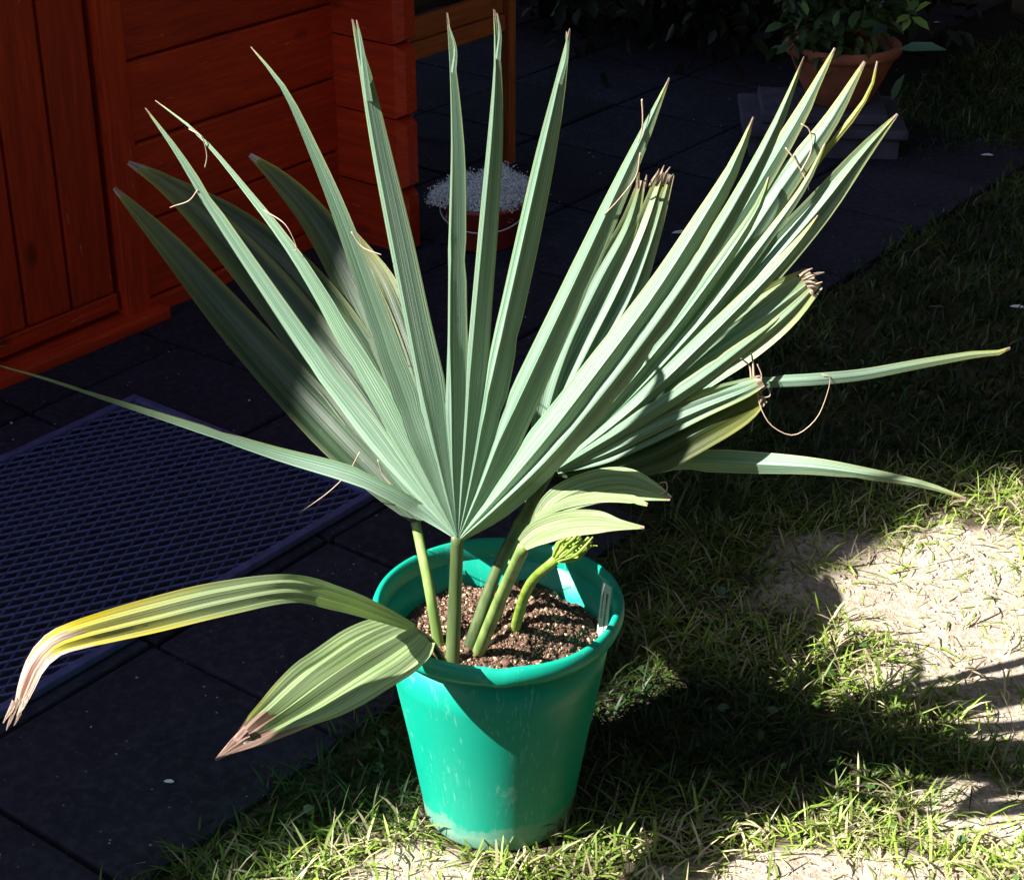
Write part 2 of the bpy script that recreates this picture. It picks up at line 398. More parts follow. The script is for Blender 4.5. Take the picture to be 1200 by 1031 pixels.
board(shed, 'lintel', 1.20, 2.258, NW + .016, 2.05, 2.15, .05, 't')
board(shed, 'threshold', 1.17, 2.285, NW + .042, .0, .032, .08, 't', bev=.008)
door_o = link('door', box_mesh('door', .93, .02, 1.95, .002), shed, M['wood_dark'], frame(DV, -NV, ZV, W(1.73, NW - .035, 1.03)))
tz = 1.274
while tz < 2.18:
    t1 = min(tz + .1135, 2.184); board(door_o, 'door_plank', tz + .003, t1 - .003, NW - .006, .085, 2.02, .022, 'z', bev=.006); tz += .1135
board(door_o, 'bottom_rail', 1.274, 2.184, NW - .0035, .045, .083, .028, 't', bev=.004)
# corner: ends of the side-wall boards, stacked and set half a board off the front ones
for k in range(-1, 14):
    z0 = -.012 + .1665 * k + .0; z1 = z0 + .1625
    if z1 < .02: continue
    z0 = max(z0, .004)
    hz = (z1 - z0) / 2; vs = []
    for (x, ky, kz) in ((-1.175, 1, 1), (1.150, 1, 1), (1.175, .62, .84)):
        vs += [(x, .0275 * sy * ky, hz * sz_ * kz) for sy, sz_ in ((-1, -1), (1, -1), (1, 1), (-1, 1))]
    me = mesh('corner_board', vs, [(3, 2, 1, 0), (8, 9, 10, 11)] + [(4 * q + i, 4 * q + (i + 1) % 4, 4 * q + 4 + (i + 1) % 4, 4 * q + 4 + i) for q in (0, 1) for i in range(4)])
    link('corner_board', me, shed, M['wood'], frame(NV, DV, ZV, W(2.889, -2.497 - 1.175, (z0 + z1) / 2)))
for (a, b, n) in ((.30, .34, -4.6), ):
    link('side_wall', box_mesh('side_wall', 2.0, .04, 2.15, .004), shed, M['wood'], frame(NV, DV, ZV, W(.32, -3.745, 1.08)))
link('rear_wall', box_mesh('rear_wall', 2.6, .04, 2.15, .004), shed, M['wood'], frame(DV, -NV, ZV, W(1.62, -4.76, 1.08)))
link('floor', box_mesh('floor', 2.5, 1.9, .03, .002), shed, M['wood_dark'], frame(DV, -NV, ZV, W(1.6, -3.76, .03)))
for s in (-1, 1):
    zc = 2.36
    me = box_mesh('roof', 3.0, 1.42, .03, .004)
    Bm = frame(DV, -NV, ZV, W(1.62, -3.72 + s * .64, zc)) @ Matrix.Rotation(s * R(20), 4, 'X')
    link('roof', me, shed, M['felt'], Bm)

# ------------------------------------------------------------------ bench beside the shed corner
bench = thing('garden_bench', 'orange-brown wooden bench with slotted apron standing beside the shed corner', 'bench', W(3.3, -2.75, 0))
board(bench, 'apron', 3.00, 3.503, -2.715, .402, .455, .022, 't', M['wood_bench'])
board(bench, 'apron', 3.00, 3.503, -2.708, .357, .3995, .028, 't', M['wood_bench'])
board(bench, 'leg', 3.506, 3.536, -2.700, .0, .47, .05, 'z', M['wood_bench'])
board(bench, 'leg', 2.965, 2.998, -2.700, .0, .47, .05, 'z', M['wood_bench'])
board(bench, 'leg', 3.506, 3.536, -3.05, .0, .85, .05, 'z', M['wood_bench'])
board(bench, 'leg', 2.965, 2.998, -3.05, .0, .85, .05, 'z', M['wood_bench'])
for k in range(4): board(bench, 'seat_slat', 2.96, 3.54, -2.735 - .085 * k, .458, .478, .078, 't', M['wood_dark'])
for k in range(3): board(bench, 'back_slat', 3.0, 3.503, -3.055, .56 + .1 * k, .635 + .1 * k, .02, 't', M['wood_bench'])

# ------------------------------------------------------------------ metal grid mat
mat_o = thing('metal_grid_mat', 'blue-grey expanded metal doormat lying on the dark paving before the shed door', 'doormat', W(1.4, -2.1, .008))
T0, T1, NA, NB = .72, 1.965, -2.415, -1.795
mz = .016
for (t0, t1, n0, n1) in ((T0, T1, NB - .016, NB), (T0, T1, NA, NA + .016), (T0, T0 + .016, NA + .0165, NB - .0165), (T1 - .016, T1, NA + .0165, NB - .0165)):
    link('frame_bar', box_mesh('frame_bar', t1 - t0, n1 - n0, .014, .003, 2), mat_o, M['metal'], frame(DV, -NV, ZV, W((t0 + t1) / 2, (n0 + n1) / 2, mz)))
SL, SS = .042, .0225                        # long and short way of a diamond
vs, fs = [], []
def strand(a, b):
    a, b = Vector(a), Vector(b); d = (b - a).normalized(); s = Vector((-d.y, d.x, 0)) * .00095
    base = len(vs)
    for p in (a, b):
        for off, zz in ((-s, -.0016), (s, -.0004), (s, .0022), (-s, .0010)): vs.append(p + off + Vector((0, 0, zz)))
    for k in range(4): fs.append((base + k, base + (k + 1) % 4, base + 4 + (k + 1) % 4, base + 4 + k))
nrow = int((NB - NA - .05) / SS); ncol = int((T1 - T0 - .05) / SL)
offn, offt = NA + .015, T0 + .015
sn = (NB - NA - .030) / nrow; stp = (T1 - T0 - .030) / ncol
for i in range(nrow):
    for j in range(ncol):
        c0, r0 = offt + j * stp, offn + i * sn
        L_, R_, Tp, Bt = W(c0, r0 + sn / 2, mz), W(c0 + stp, r0 + sn / 2, mz), W(c0 + stp / 2, r0 + sn, mz), W(c0 + stp / 2, r0, mz)
        for a, b in ((L_, Tp), (Tp, R_), (L_, Bt), (Bt, R_)): strand(a, b)
gm = mesh('grid', vs, fs); link('expanded_grid', gm, mat_o, M['metal'])

# ------------------------------------------------------------------ the green pot
PC = Vector((-.0175, 1.848, -.004)); RIM = .297
pot = thing('plant_pot', 'scuffed turquoise-green plastic pot with mud-stained base standing on the lawn', 'pot', PC)
def rw(r, z, a):
    k = max(0, z - .2) / .19
    return r + .0022 * k * math.sin(2 * a + .6) + .0012 * k * math.sin(5 * a), z + .0022 * k * math.sin(3 * a + 1) - (.005 * k * math.exp(-((a - 4.74) / .07) ** 2))
ZK = 1.08
body = [(.0, .004), (.088, .004), (.094, .0), (.0985, .006), (.1000, .02), (.1165, .12), (.1340, .215), (.1430, .272)]
body = body + [(.1400, .272), (.1315, .215), (.1135, .12), (.097, .02), (.0, .018)]
link('body', lathe('body', [(r, z * ZK) for r, z in body], 96, rw), pot, M['pot'], Matrix.Translation(PC))
rimp = [(.1425, .270), (.1480, .272), (.1540, .2755), (.1565, .281), (.1562, .288), (.1535, .294), (.1495, .297), (.1460, .295), (.1430, .289), (.1408, .274), (.1425, .266)]
link('rim', lathe('rim', [(r, z * ZK) for r, z in rimp], 96, rw), pot, M['pot'], Matrix.Translation(PC))

# compost: a lumpy surface and loose bits
SZ = .270
def soil_h(x, y):
    r = np.hypot(x, y); bump_ = .030 * np.exp(-(((x - .055) / .05) ** 2 + ((y - .01) / .05) ** 2)) - .018 * np.exp(-(((x - .075) / .03) ** 2 + ((y + .045) / .025) ** 2))
    return SZ + bump_ + (fbm(x, y, 28, 5) - .5) * .028 - .01 * (r / .13) ** 4
vs, fs = [(0, 0, float(soil_h(0, 0)))], []
for i in range(1, 26):
    for k in range(72):
        a = 2 * math.pi * k / 72; r = .1315 * i / 25; vs.append((r * math.cos(a), r * math.sin(a), float(soil_h(r * math.cos(a), r * math.sin(a)))))
for k in range(72): fs.append((0, 1 + k, 1 + (k + 1) % 72))
for i in range(24):
    for k in range(72): a0 = 1 + i * 72; fs.append((a0 + k, a0 + 72 + k, a0 + 72 + (k + 1) % 72, a0 + (k + 1) % 72))
n = 15000
th_ = rng.uniform(0, 2 * math.pi, n); rr = .1265 * np.sqrt(rng.uniform(0, 1, n)); cx, cy = rr * np.cos(th_), rr * np.sin(th_)
sz = rng.uniform(.0006, .0024, n) * (1 + (rng.uniform(0, 1, n) > .975) * 1.1)
cube = np.array([(-1, -1, -1), (1, -1, -1), (1, 1, -1), (-1, 1, -1), (-1, -1, 1), (1, -1, 1), (1, 1, 1), (-1, 1, 1)], float)
cf = np.array([(0, 3, 2, 1), (4, 5, 6, 7), (0, 1, 5, 4), (1, 2, 6, 5), (2, 3, 7, 6), (3, 0, 4, 7)])
Vc = cube[None] * sz[:, None, None] * rng.uniform(.35, 1.1, (n, 8, 1)) * rng.uniform(.5, 1.3, (n, 1, 3))
ra = rng.uniform(0, 6.28, n); rb = rng.uniform(-.8, .8, n)
ca, sa, cb_, sb = np.cos(ra)[:, None], np.sin(ra)[:, None], np.cos(rb)[:, None], np.sin(rb)[:, None]
x1, z1 = Vc[..., 0] * cb_ - Vc[..., 2] * sb, Vc[..., 0] * sb + Vc[..., 2] * cb_
Vc = np.stack([x1 * ca - Vc[..., 1] * sa + cx[:, None], x1 * sa + Vc[..., 1] * ca + cy[:, None], z1 + (soil_h(cx, cy) + sz * .35)[:, None]], -1)
base0 = len(vs); V = np.vstack([np.array(vs), Vc.reshape(-1, 3)])
Cq = (cf[None] + 8 * np.arange(n)[:, None, None] + base0).reshape(-1, 4)
tri = [f if len(f) == 3 else f for f in fs]
Tq = []
for f in fs: Tq += [f] if len(f) == 3 else [(f[0], f[1], f[2]), (f[0], f[2], f[3])]
Tq = np.vstack([np.array(Tq), Cq[:, [0, 1, 2]], Cq[:, [0, 2, 3]]])
me = np_mesh('compost', V, Tq)
pick = rng.uniform(0, 1, n)
pal = np.where(pick[:, None] < .60, np.array([[.090, .052, .036]]), np.where(pick[:, None] < .86, np.array([[.19, .115, .078]]), np.array([[.40, .29, .19]]))) * rng.uniform(.6, 1.4, (n, 1))
set_col(me, 'gc', np.vstack([np.tile([[.075, .045, .032]], (base0, 1)), np.repeat(pal, 8, 0)]))
tag(link('compost', me, None, M['compost'], Matrix.Translation(PC)), 'dark brown crumbly compost with pale bits filling the green pot', 'compost', kind='stuff')

# plant tag pushed into the compost at the right of the rim
a = at_y(704, 750, 1.842); b = at_y(711, 690, 1.852)
tl = thing('plant_label', 'small white plastic plant label stuck inside the green pot rim', 'plant label', a)
up = (b - a).normalized(); sx = Vector((.62, -.75, 0)).normalized(); sx = (sx - up * sx.dot(up)).normalized(); nz = up.cross(sx)
Mtag = frame(up, sx, nz, (a + b) / 2 + up * -.004)
Ltag = (b - a).length + .02
link('strip', box_mesh('strip', Ltag, .017, .0009, .0003), tl, M['tag_white'], Mtag)
vs, fs = [], []
for row, y0 in ((0, .0030), (1, -.0035)):
    x0 = Ltag * .38
    while x0 > -Ltag * (.30 if row == 0 else .02):
        lw = rnd.uniform(.0010, .0022); hh = .0016 if row == 0 else .0010
        for s in (-1, 1):
            k = len(vs); vs += [(x0, y0 - hh, s * .0008), (x0 - lw, y0 - hh, s * .0008), (x0 - lw, y0 + hh * rnd.uniform(.3, 1), s * .0008), (x0, y0 + hh, s * .0008)]; fs.append((k, k + 1, k + 2, k + 3))
        x0 -= lw + rnd.choice((.0007, .0007, .0016))
link('print', mesh('print', vs, fs), tl, M['print'], Mtag)

# ------------------------------------------------------------------ the fan palm
palm = thing('fan_palm', 'young fan palm with long pleated green fronds growing in the green pot', 'palm', PC + Vector((0, 0, SZ)))
def blade(parent, pts, p0, nrm, fold=28, mat='leaf', yel=(0, 0), dead=(0, 0), n=26, left=None, right=None, sink=0.0, brown=0.0, edge_y=0.0, blunt=False, wave=.0, label=None, fray=0, cup=.25):
    """pts: (px, py, width px, dy) from base to tip; each pixel is placed on the frond's plane (p0, nrm) plus dy.
    Returns the centre line and half widths so that neighbours can share an edge."""
    ctr = []
    for q in pts:
        px, py, wd = q[:3]; dy = q[3] if len(q) > 3 else 0.0
        p = at_plane(px, py, p0, nrm)
        if dy: p = at_y(px, py, p.y + dy)
        ctr.append((p.x, p.y, p.z, wd * px_size(p) * .5))
    C = spline(ctr, n); return C
def build_blade(parent, C, nrm, fold, mat, left=None, right=None, yel=(0, 0), dead=(0, 0), brown=0.0, edge_y=(0, 0), wave=0.0, label=None, fray=0, cup=.25, twist=(0, 0), name='leaf_segment', seed=0, pleats=0, pamp=.5, dstart=None):
    n = len(C); r2 = random.Random(seed * 13 + n)
    T = np.gradient(C[:, :3], axis=0); T /= np.linalg.norm(T, axis=1)[:, None]
    N = np.array(nrm, float); vs, fs, uv, lf = [], [], [], []
    US = (-1, -.66, -.33, 0, .33, .66, 1); nu = len(US)
    ph = r2.uniform(0, 6.28)
    if pleats:
        US = np.linspace(-1, 1, 4 * pleats + 1); nu = len(US)
    wig = [r2.uniform(-1, 1) for _ in range(3)]; rt = r2.uniform(-9, 9)
    for i in range(n):
        v = i / (n - 1); sd_ = np.cross(T[i], N); sd_ /= np.linalg.norm(sd_); nn = np.cross(sd_, T[i])
        tw = R(twist[0] + (twist[1] - twist[0]) * v + rt * v); sd2 = sd_ * math.cos(tw) + nn * math.sin(tw); nn2 = -sd_ * math.sin(tw) + nn * math.cos(tw)
        hl = hr = max(C[i, 3], .0004)
        for nb, sgn in ((left, -1), (right, 1)):
            if nb is None: continue
            dd = float(np.linalg.norm(nb[i, :3] - C[i, :3])) * .505
            if sgn < 0: hl = min(hl, dd)
            else: hr = min(hr, dd)
        if not pleats and 2 < i < n - 2 and r2.random() < .10:
            if r2.random() < .5: hl *= r2.uniform(.78, .95)
            else: hr *= r2.uniform(.78, .95)
        fo = math.tan(R(min(fold, 58) * (1 - .2 * v)))
        for u in US:
            h = hl if u < 0 else hr
            z = fo * h * (1 - abs(u)) - cup * h * (abs(u) * (1 - abs(u))) + wave * h * math.sin(7 * v + ph + 2.2 * u) * v
            if pleats:
                tri_ = abs(((u + 1) * pleats) % 2 - 1) ; z = z * .45 + pamp * h / pleats * (tri_ - .5) * min(1, 3.5 * (1 - v) + .25) * (.8 + .5 * math.sin(3.1 * u + ph + 2 * v))
            p = C[i, :3] + sd2 * (u * h + .0014 * v * math.sin(5 * v + ph) * wig[0]) + nn2 * (z - fo * min(hl, hr) * .5)
            vs.append(p); uv.append((u * .5 + .5, v))
            y = yel[0] + (yel[1] - yel[0]) * v ** 2 + (edge_y[0] + (edge_y[1] - edge_y[0]) * v) * abs(u) ** 3 + max(0, (v - .95) / .05) * .45
            de = dead[0] + (dead[1] - dead[0]) * v ** 4 + max(0, (v - .972) / .028) * .8
            if dstart is not None: de = max(de, min(1, max(0, .47 + (v - dstart + .05 * math.sin(5.3 * u + ph) + .035 * math.sin(13 * u + 2 * ph)) * 9)))
            lf.append((min(1, y), min(1, de), brown))
    for i in range(n - 1):
        for k in range(nu - 1):
            if fray and i >= n - fray and (k + seed) % 2 == 0 : 
                if i > n - fray + (k * 5 + seed) % fray: continue
            a_ = i * nu + k; fs.append((a_, a_ + 1, a_ + nu + 1, a_ + nu))
    me = mesh(name, vs, fs, True)
    sharp = me.attributes.new('sharp_edge', 'BOOLEAN', 'EDGE'); ev_ = np.zeros(len(me.edges) * 2, np.int32); me.edges.foreach_get('vertices', ev_); ev_ = ev_.reshape(-1, 2) % nu
    sharp.data.foreach_set('value', (ev_[:, 0] == ev_[:, 1]) & ((ev_[:, 0] % 2 == 0) if pleats else (ev_[:, 0] == nu // 2)))
    ul = me.uv_layers.new(name='UVMap'); dat = np.zeros((len(me.loops), 2), np.float32); U = np.array(uv, np.float32)
    li = np.zeros(len(me.loops), np.int32); me.loops.foreach_get('vertex_index', li); ul.data.foreach_set('uv', U[li].ravel())
    set_col(me, 'lf', np.array(lf))
    sh = []
    o = link(name, me, parent, M[mat])
    if label: o['label'] = label
    return o
def plane_n(a, b):                          # y = y0 + a*x + b*z  -> normal towards the camera
    return Vector((a, -1, b)).normalized()
def petiole(pts, radii, mat='petiole', n=16, label=None, flat=.7):
    C = spline([tuple(p) + (r,) for p, r in zip(pts, radii)], n)
    o = link('frond', tube_mesh('frond', C[:, :3], C[:, 3], 9, flat), palm, M[mat])
    if label: o['label'] = label
    return o
def thread(parent, pts, y, r=.0008):
    pl_ = {'A': (HA, NA_), 'B': (HB, NB_) if 'HB' in globals() else None, 'E': (HE, NE) if 'HE' in globals() else None}['A' if parent is frA else 'B' if 'frB' in globals() and parent is frB else 'E']
    C = spline([tuple(at_plane(q[0], q[1], *pl_) + Vector((0, -.004, 0))) for q in pts], 22)
    link('thread', tube_mesh('thread', C, np.linspace(r, r * .55, 22), 5), parent, M['thread'])
def soil_pt(px, py): return at_z(px, py, SZ + PC.z)

# --- front fan, facing the camera
HA = at_y(536, 634, 1.795); NA_ = Vector((-.62, -.78, -.24)).normalized()
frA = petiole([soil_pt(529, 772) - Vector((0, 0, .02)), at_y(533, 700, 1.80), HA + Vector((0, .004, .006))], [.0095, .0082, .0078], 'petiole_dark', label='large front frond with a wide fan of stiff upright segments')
segA = [
 dict(p=[(533, 630, 8), (500, 606, 36), (430, 568, 42.8, -0.051), (330, 537, 34.4, -0.102), (230, 503, 24.1, -0.187), (130, 470, 14.6, -0.289), (55, 445, 7.7, -0.374), (-4, 428, 2.6, -0.425)], f=31, tw=(10, 25)),
 dict(p=[(534, 629, 10), (490, 580, 60), (440, 522, 57.7), (372, 432, 44.7), (308, 338, 34.4), (248, 247, 24.9), (207, 180, 14.6), (170, 127, 2.6)], f=33),
 dict(p=[(535, 629, 10), (500, 572, 50), (455, 492, 46.5), (402, 398, 36.1), (345, 302, 24.9), (290, 228, 14.6), (234, 161, 6.9), (182, 119, 1.7)], f=39),
 dict(p=[(535, 628, 10), (508, 565, 50), (472, 475, 48.4), (430, 355, 39.6), (398, 262, 31.8), (368, 185, 22.4), (333, 107, 11.2), (294, 55, 1.7)], f=43),
 dict(p=[(536, 628, 10), (520, 555, 48), (503, 470, 48.4), (483, 370, 43), (464, 275, 39.6), (444, 178, 31), (427, 90, 18.9), (412, 23, 2.6)], f=39),
 dict(p=[(536, 628, 10), (533, 555, 40), (533, 470, 37.2), (532, 380, 31), (532, 280, 28.4), (533, 180, 23.2), (529, 85, 12), (523, 15, 2.6)], f=45),
 dict(p=[(537, 628, 10), (545, 550, 36), (552, 470, 33.5), (560, 370, 29.2), (570, 260, 26.7), (579, 160, 21.5), (583, 75, 10.3), (580, 12, 2.6)], f=45),
 dict(p=[(538, 628, 10), (556, 555, 38), (572, 480, 37.2), (592, 385, 32.7), (613, 290, 31.8), (635, 190, 27.5), (655, 100, 15.5), (668, 34, 1.7)], f=41),
 dict(p=[(538, 629, 10), (565, 572, 40), (596, 500, 40.9), (640, 405, 36.1), (684, 312, 31.8), (722, 230, 24.9), (757, 155, 14.6), (785, 92, 1.7)], f=37),
 dict(p=[(539, 630, 10), (580, 585, 44), (640, 515, 44.6), (705, 430, 39.6), (768, 345, 32.7), (820, 265, 25.8), (860, 197, 15.5), (884, 138, 2.6)], f=43),
 dict(p=[(540, 631, 8), (585, 592, 32), (650, 530, 33.5), (725, 440, 31), (795, 345, 25.8), (855, 250, 21.5), (905, 155, 14.6), (941, 66, 1.7)], f=39),
]
CA = [blade(None, s['p'], HA, NA_) for s in segA]
for i, s in enumerate(segA):
    build_blade(frA, CA[i], NA_, s['f'], 'leaf', CA[i - 1] if i > 1 else None, CA[i + 1] if 0 < i < len(segA) - 1 else None, twist=s.get('tw', (0, 0)), seed=i, yel=(.05, .1) if i else (.1, .35), edge_y=(.1, .3))
thread(frA, [(241, 195), (243, 180), (237, 160), (222, 150)], 1.53); thread(frA, [(232, 222), (222, 234), (205, 240), (200, 242)], 1.55)
thread(frA, [(310, 245), (335, 262), (348, 288), (345, 292)], 1.6); thread(frA, [(412, 270), (425, 288), (447, 297)], 1.62)
thread(frA, [(422, 528), (408, 552), (385, 575), (350, 600)], 1.70); thread(frA, [(443, 537), (450, 556), (468, 575), (475, 578)], 1.76)
thread(frA, [(752, 115), (753, 135), (752, 150), (748, 165)], 1.5); thread(frA, [(750, 178), (745, 205), (725, 232), (708, 250)], 1.52)

for i, p in enumerate(([(431, 118, 13), (425, 72, 9), (418, 24, 2)], [(531, 86, 8), (533, 55, 5), (527, 30, 2)], [(583, 70, 8), (585, 42, 5), (583, 16, 2)], [(655, 98, 8), (664, 62, 5), (665, 38, 2)])):
    build_blade(frA, blade(None, p, HA - Vector((0, .006, 0)), NA_, n=12), NA_, 25, 'leaf', seed=110 + i, dead=(0, .6), name='split_tip')

# --- frond leaning back to the left, tips against the shed
HD = at_y(487, 612, 1.885); ND = plane_n(-.30, .95)
frD = petiole([soil_pt(516, 752) - Vector((0, 0, .02)), at_y(503, 690, 1.84), HD], [.0075, .0066, .0062], label='back frond leaning left with blunt segments coloured shade-dark against the shed')
segD = [
 dict(p=[(492, 612, 10.3), (462, 578, 34.4), (400, 515, 51.6), (335, 445, 51.6), (268, 370, 44.7), (200, 290, 29.2), (160, 247, 15.5), (134, 220, 4.3)]),
 dict(p=[(494, 610, 10.3), (470, 550, 38.7), (425, 480, 56.8), (365, 400, 56.8), (305, 325, 51.6), (240, 255, 36.1), (190, 213, 20.6), (150, 191, 6)]),
 dict(p=[(496, 608, 10.3), (480, 540, 34.4), (450, 470, 47.3), (405, 390, 46.4), (350, 320, 39.6), (280, 262, 31), (210, 220, 17.2), (160, 194, 4.3)]),
 dict(p=[(497, 606, 10.3), (488, 540, 34.4), (466, 460, 48.2), (435, 375, 49.9), (402, 308, 44.7), (365, 250, 34.4), (325, 207, 20.6), (293, 181, 5.2)]),
 dict(p=[(498, 606, 10.3), (497, 540, 34.4), (488, 460, 43), (468, 390, 43), (448, 335, 34.4), (430, 300, 18.9), (415, 272, 3.4)]),
]
CD = [blade(None, s['p'], HD, ND) for s in segD]
for i, s in enumerate(segD):
    build_blade(frD, CD[i], ND, 14, 'leaf_dark_shaded', None, None, pleats=3, yel=(0, .30), edge_y=(.15, .3), dead=(0, .25), seed=20 + i, cup=.1)

# --- middle frond behind, pale and cut short
HC = at_y(634, 560, 1.915); NC = plane_n(.12, .12)
frC = petiole([soil_pt(570, 745) - Vector((0, 0, .02)), at_y(602, 655, 1.89), HC], [.0075, .006, .005], 'petiole', label='short pale frond in the middle with cut blunt tips')
segC = [
 dict(p=[(632, 560, 10), (640, 490, 34), (665, 410, 40), (700, 335, 34), (735, 268, 24), (752, 212, 10)], b=1),
 dict(p=[(634, 560, 10), (650, 490, 36), (688, 410, 46), (724, 340, 44), (756, 270, 30), (779, 203, 16)], b=1),
 dict(p=[(636, 560, 10), (662, 490, 30), (702, 415, 34), (738, 350, 30), (764, 280, 20), (786, 205, 9)], b=1),
 dict(p=[(632, 562, 10), (624, 540, 14), (622, 560, 16), (618, 600, 6)], b=0),
]
CC = [blade(None, s['p'], HC, NC) for s in segC]
for i, s in enumerate(segC):
    build_blade(frC, CC[i], NC, 18, 'leaf', None, None, pleats=2, yel=(.0, .30), edge_y=(.05, .35), dead=(0, .4), fray=3 if s['b'] else 0, seed=40 + i, cup=.1)

# --- right frond
HB = at_y(646, 548, 1.90); NB_ = plane_n(-.03, .16)
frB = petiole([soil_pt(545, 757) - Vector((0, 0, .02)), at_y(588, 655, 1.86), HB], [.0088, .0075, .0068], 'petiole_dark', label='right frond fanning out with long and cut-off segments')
segB = [
 dict(p=[(646, 546, 10), (690, 488, 28.6), (760, 405, 31.9), (830, 312, 28.6), (890, 215, 25.2), (940, 130, 16.8), (977, 56, 2.5)], f=24),
 dict(p=[(648, 546, 10), (705, 482, 30.2), (785, 392, 33.6), (860, 302, 31.9), (922, 212, 28.6), (975, 140, 18.5), (1014, 73, 4.2)], f=26),
 dict(p=[(650, 547, 10), (720, 486, 25.2), (800, 402, 28.6), (880, 300, 16.8), (950, 200, 7.6), (1000, 137, 7.6), (1020, 105, 4.2), (1028, 72, 2.5)], f=20, y=(.1, .9), dz=.02),
 dict(p=[(650, 548, 10), (725, 488, 33.6), (815, 405, 43.7), (895, 318, 45.4), (960, 245, 37), (1012, 180, 20.2), (1052, 134, 3.4)], f=26, pl=2),
 dict(p=[(648, 546, 8), (715, 474, 18), (795, 378, 20), (858, 293, 17), (890, 242, 10), (902, 208, 2)], f=30, dz=-.012),
 dict(p=[(652, 548, 8), (740, 480, 18), (830, 396, 22), (900, 325, 17), (940, 278, 9), (958, 252, 2)], f=30, dz=-.012),
 dict(p=[(652, 550, 8), (735, 500, 18), (812, 450, 20), (866, 410, 15), (900, 384, 7), (914, 372, 2)], f=26, dz=-.014),
 dict(p=[(650, 547, 8), (735, 470, 14), (820, 380, 16), (890, 290, 13), (940, 220, 8), (966, 168, 2)], f=30, dz=-.008),
 dict(p=[(652, 549, 10), (725, 500, 44), (800, 440, 62), (865, 395, 68), (915, 357, 60), (955, 326, 32)], f=12, y=(0, .30), fr=3, d=.45, pl=4),
 dict(p=[(652, 551, 10), (705, 528, 34), (760, 500, 44), (820, 475, 34), (870, 456, 24), (893, 446, 14)], f=20, y=(0, .2), d=.3, dz=-.01, pl=3),
 dict(p=[(653, 553, 10), (700, 545, 40), (760, 523, 66), (820, 493, 66), (865, 472, 54), (892, 458, 30)], f=-28, y=(.0, .4), fr=2, d=.15, pl=3, m='leaf_dark_shaded'),
 dict(p=[(820, 462, 10, .03), (890, 449, 14, .02), (950, 445, 15), (1010, 439, 14), (1080, 426, 12), (1140, 416, 9), (1168, 414, 7), (1184, 408, 3)], f=16, y=(0, .4)),
 dict(p=[(660, 556, 10, .03), (730, 545, 30, .03), (800, 540, 30, .03), (880, 543, 28, .02), (960, 548, 21, .0), (1040, 560, 13, 0), (1090, 570, 8, 0), (1132, 584, 3)], f=24, y=(0, .3)),
]
CB = [blade(None, s['p'], HB + Vector((0, s.get('dz', 0), 0)), NB_) for s in segB]
for i, s in enumerate(segB):
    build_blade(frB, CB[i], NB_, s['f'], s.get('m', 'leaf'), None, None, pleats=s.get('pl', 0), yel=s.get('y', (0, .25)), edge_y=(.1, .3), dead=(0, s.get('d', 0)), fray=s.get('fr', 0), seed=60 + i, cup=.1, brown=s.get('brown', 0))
thread(frB, [(886, 455), (892, 478), (905, 498), (930, 508), (955, 490), (968, 462), (972, 440), (962, 437)], 1.93)
thread(frB, [(884, 452), (890, 463), (902, 462), (898, 452), (890, 458), (884, 452)], 1.925)
thread(frB, [(880, 443), (878, 428), (870, 420), (867, 419)], 1.925, .0016); thread(frB, [(883, 443), (882, 425), (880, 412)], 1.925, .0018); thread(frB, [(886, 458), (892, 440), (887, 425)], 1.925, .0012)
thread(frB, [(938, 200), (950, 175), (948, 152), (938, 144)], 1.97, .0012); thread(frB, [(920, 172), (932, 188), (945, 212), (947, 222)], 1.97, .001)

# --- short drooping leaf over the pot at the right
HE = at_y(612, 640, 1.63); NE = Vector((-.15, -.62, .77)).normalized()
frE = petiole([soil_pt(556, 760) - Vector((0, 0, .02)), at_y(585, 705, 1.735), at_y(614, 640, 1.631)], [.0085, .0078, .0070], 'petiole', label='short frond with two pale drooping segments above the pot rim')
for i, (p, yy) in enumerate((
   ([(622, 622, 10), (650, 590, 34), (690, 572, 42), (730, 567, 42), (762, 575, 26), (786, 584, 6)], .30),
   ([(612, 638, 18), (632, 624, 32), (665, 614, 34), (700, 612, 29), (726, 615, 14), (755, 618, 3)], .30))):
    build_blade(frE, blade(None, p, HE - Vector((0, .01 * i, 0)), NE), NE, 10, 'leaf_pale', pleats=2, yel=(-.3, .10), edge_y=(.0, .2), dead=(0, .35), seed=80 + i, cup=.05, wave=.08)
build_blade(frE, blade(None, [(628, 606, 7), (660, 590, 13), (700, 583, 14), (735, 584, 12), (759, 591, 4)], HE - Vector((0, .002, 0)), NE), NE, 8, 'leaf_pale', yel=(-.2, .1), seed=83, cup=.05)
thread(frE, [(774, 577), (781, 572), (780, 563), (772, 564)], 1.77)

